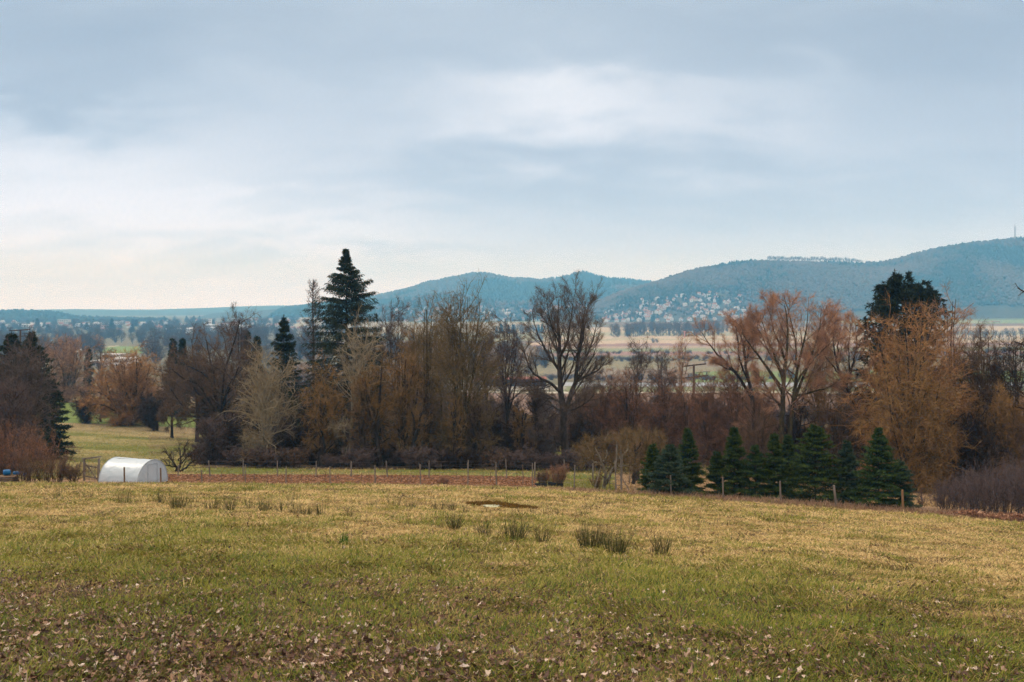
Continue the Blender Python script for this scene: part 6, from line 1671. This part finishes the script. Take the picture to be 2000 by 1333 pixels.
def low_tree(name, seed, mat, mt, up=.06, lang=(8, 45), stems=1, fork=.3):
    """small bare tree of unit height for the far distance"""
    tr, cr, xf = bare_geo(seed, 10, 3.4, fork=fork, stems=stems, leaders=7, lang=lang, n2=6, n3=5, n4=3, nt=2, up=up, r0=.22, tww=.16, twl=(.5, 1.1), cb=2)
    ge = Geo()
    for s in (tr, cr):
        V = np.concatenate(s.V); ge.add(V, T=np.concatenate(s.T) if s.T else None, Q=np.concatenate(s.Q) if s.Q else None, val=np.concatenate(s.v))
    o = ge.obj(name, mat, None, xf=xf); return o


def build_valley_trees():
    g = np.random.default_rng(70); m = M
    pr = [low_tree('bare_tree', 900, m['tw_purple'], None, .14, (6, 26)), low_tree('bare_tree', 901, m['tw_purple'], None, .05, (10, 55), 2, .15), low_tree('bare_tree', 902, m['tw_brown'], None, .12, (6, 30)), low_tree('bare_tree', 903, m['tw_orange'], None, .05, (10, 55), 3, .1)]
    beech = low_tree('beech_tree', 904, m['tw_purple'], None, .05, (8, 40), 1, .58)
    tr, cr, _ = conifer_geo(950, 10, 2.3, whorl=.8, nb=6, spray=(.5, 1.0), sw=.35, lay=6, shape=.9)
    ge = Geo(); ge.add(np.concatenate(tr.V), Q=np.concatenate(tr.Q), val=.1); ge.add(np.concatenate(cr.V), T=np.concatenate(cr.T), Q=np.concatenate(cr.Q), val=np.concatenate(cr.v))
    pr.append(ge.obj('spruce_tree', m['spruce'])); used = set(); pr.append(beech)
    def put(px, d, H, k, lab, grp, wide=1.0, nm=None):
        if k in used: o = pr[k].copy(); col.objects.link(o)
        else: o = pr[k]; used.add(k)
        p = at(px, d); s = H / 10; o.location = (p[0], p[1], p[2] - .3); o.scale = (s * wide, s * wide, s); o.rotation_euler = (0, 0, g.uniform(0, 6.28)); tag(o, lab, 'tree', grp)
        if nm and k < 3: o.name = nm
    # long row across the fields right of the centre
    for i in range(64):
        px = 1195 + i * 3.4 + g.uniform(-2, 2)
        if 1208 < px < 1222 and g.uniform() < .7: continue
        d = 1480 + g.uniform(-30, 60) + (px - 1195) * .3; put(px, d, g.uniform(17, 23), int(g.choice([0, 1, 2, 0])), 'tall bare tree in the long row across the valley fields', 'bare trees in the long valley row', nm='poplar_tree')
    for i in range(44): put(1405 + i * 9 + g.uniform(-4, 4), 1640 + g.uniform(-40, 90), g.uniform(9, 16), int(g.choice([0, 1, 2])), 'bare tree in the hedge line behind the pink willows', 'bare trees of the far right hedge line')
    for i in range(34): put(1810 + i * 7 + g.uniform(-3, 3), 1330 + g.uniform(-30, 40), g.uniform(9, 18), int(g.choice([0, 0, 1])), 'bare tree in the far row at the right edge of the fields', 'bare trees of the far right row')
    for i in range(20): put(970 + i * 6 + g.uniform(-3, 3), 1650 + g.uniform(-30, 60), g.uniform(12, 18), int(g.choice([0, 1, 4])), 'dark tree in the grove below the village centre', 'grove trees below the village centre')
    put(1275, 1260, 7, 1, 'lone dark bush in the open valley field', None, 1.5); put(1283, 1265, 6, 1, 'smaller companion of the lone bush in the valley field', None, 1.3)
    put(190, 900, 15, 3, 'faint orange willow beside the pale path in the left valley', None, 1.4)
    put(73, 1900, 22, 4, 'small dark conifer in the distant town', None, 1.3); put(219, 1800, 22, 4, 'dark conifer beside the white tower block', None, 1.3)
    # woodland of the left plain: individually built, too many to tell apart -> kept as three masses
    def mass(name, lab, spots):
        ge = Geo(); src = {}
        for (px, d, H, k, wd) in spots:
            if k not in src:
                me = pr[k].data; n = len(me.vertices); co = np.empty(n * 3, np.float32); me.vertices.foreach_get('co', co)
                li = np.empty(len(me.loops), np.int32); me.loops.foreach_get('vertex_index', li); lt = np.empty(len(me.polygons), np.int32); me.polygons.foreach_get('loop_total', lt)
                nt = int((lt == 3).sum()); va = np.empty(n, np.float32); me.attributes['v'].data.foreach_get('value', va)
                src[k] = (co.reshape(-1, 3), li[:nt * 3].reshape(-1, 3), li[nt * 3:].reshape(-1, 4), va)
            V, T, Q, va = src[k]; p = at(px, d); a = g.uniform(0, 6.28); c, s_ = math.cos(a), math.sin(a); s = H / 10
            W = np.stack([(V[:, 0] * c - V[:, 1] * s_) * s * wd, (V[:, 0] * s_ + V[:, 1] * c) * s * wd, V[:, 2] * s], 1) + p - [0, 0, .4]
            ge.add(W, T=T, Q=Q, val=va)
        o = ge.obj(name, M['tw_far']); tag(o, lab, 'woodland', None, 'stuff')
    M['tw_far'] = twigmat('far_wood_twigs', (.05, .04, .036), (.12, .095, .085))
    sp = []
    for i in range(300):
        px = g.uniform(-60, 620); d = g.uniform(620, 1500)
        if 200 < px < 288 and 780 < d < 1120: continue
        if 150 < px < 285 and d < 760: continue
        if d < 760 and px > 300 and g.uniform() < .3: continue
        sp.append((px, d, g.uniform(12, 22) * (.75 if px < 300 else 1), int(g.choice([0, 1, 1, 2])), 1.35))
    mass('valley_woodland', 'grey brown bare woodland filling the left valley floor', sp)
    sp = [(g.uniform(-60, 700), g.uniform(1500, 2900), g.uniform(9, 17), int(g.choice([0, 1, 1, 4])), 1.8) for i in range(330)]
    mass('valley_woodland', 'trees among the roofs of the distant town', sp)
    sp = [(g.uniform(560, 1080), g.uniform(700, 1500), g.uniform(6, 14), int(g.choice([0, 1, 1, 2])), 1.4) for i in range(120)]
    for i in range(230): sp.append((g.uniform(1060, 1500), g.choice([880, 905, 640, 655, 1010]) + g.uniform(-8, 12), g.uniform(1.5, 4.5), 1, 2.2))
    for i in range(60): sp.append((g.uniform(1500, 2050), g.choice([880, 660, 1010]) + g.uniform(-8, 12), g.uniform(3, 8), 1, 2.0))
    mass('valley_woodland', 'scrub and hedges across the middle of the valley', sp)
    sp = [(g.uniform(380, 900), g.uniform(170, 420), g.uniform(5, 11), int(g.choice([0, 1, 2])), 1.2) for i in range(90)]
    mass('valley_woodland', 'brown brush on the slope behind the left part of the tree row', sp)
    # leafless beeches standing clear on the ridge of the right hill
    n = 0
    for i in range(84):
        px = 1500 + i * 2.2 + g.uniform(-1, 1); P = S_RH(np.array([px]), np.array([g.uniform(.965, 1.0)]))[0]
        o = (pr[5] if i == 0 else pr[5].copy()); (i and col.objects.link(o)); H = g.uniform(14, 21) * (1 if px < 1670 else .75); s = H / 10
        o.location = (P[0], P[1], P[2] - 1); o.scale = (s * .9, s * .9, s); o.rotation_euler = (0, 0, g.uniform(0, 6.28)); tag(o, 'leafless beech standing clear on the flat crest of the right hill', 'tree', 'beeches on the hill crest')
    # dark conifers and pale trees dotted among the village houses
    for i in range(170):
        if i % 2: px, t, S = g.uniform(1170, 1430), g.uniform(.03, .52), S_RH
        else: px, t, S = g.uniform(780, 1180), g.uniform(.02, .7), S_LH
        P = S(np.array([px]), np.array([t]))[0]; k = 4 if i % 3 else 1; o = pr[k].copy(); col.objects.link(o); s = g.uniform(9, 17) / 10
        o.location = tuple(P); o.scale = (s * 1.1, s * 1.1, s); o.rotation_euler = (0, 0, g.uniform(0, 6.28)); w = 'below the right hill' if i % 2 else 'on the low spur'
        tag(o, ('dark conifer' if k == 4 else 'bare garden tree') + ' between the village houses ' + w, 'tree', ('conifers' if k == 4 else 'bare trees') + ' between the village houses ' + w)


# ------------------------------------------------------------------ build everything
build_ground()
S_RH, S_LH, S_CH = build_hills()
build_plant_mats()
M['tw_dark2'] = twigmat('dark_limb_twigs', (.045, .034, .027), (.15, .105, .08))
M['tw_purple2'] = twigmat('bramble_twigs', (.065, .05, .048), (.155, .112, .108))
M['tw_pale2'] = twigmat('cut_wood', (.17, .12, .085), (.24, .17, .12))
M['tuft_green'] = mat_ramp('green_tuft', [(0, (.03, .10, .012)), (1, (.09, .22, .03))])
build_grass()
build_trees()
build_firs()
build_shrubs()
build_garden()
build_pond()
build_poles()
build_village()
build_valley_trees()
build_rushes()
build_leaves()
build_haze()
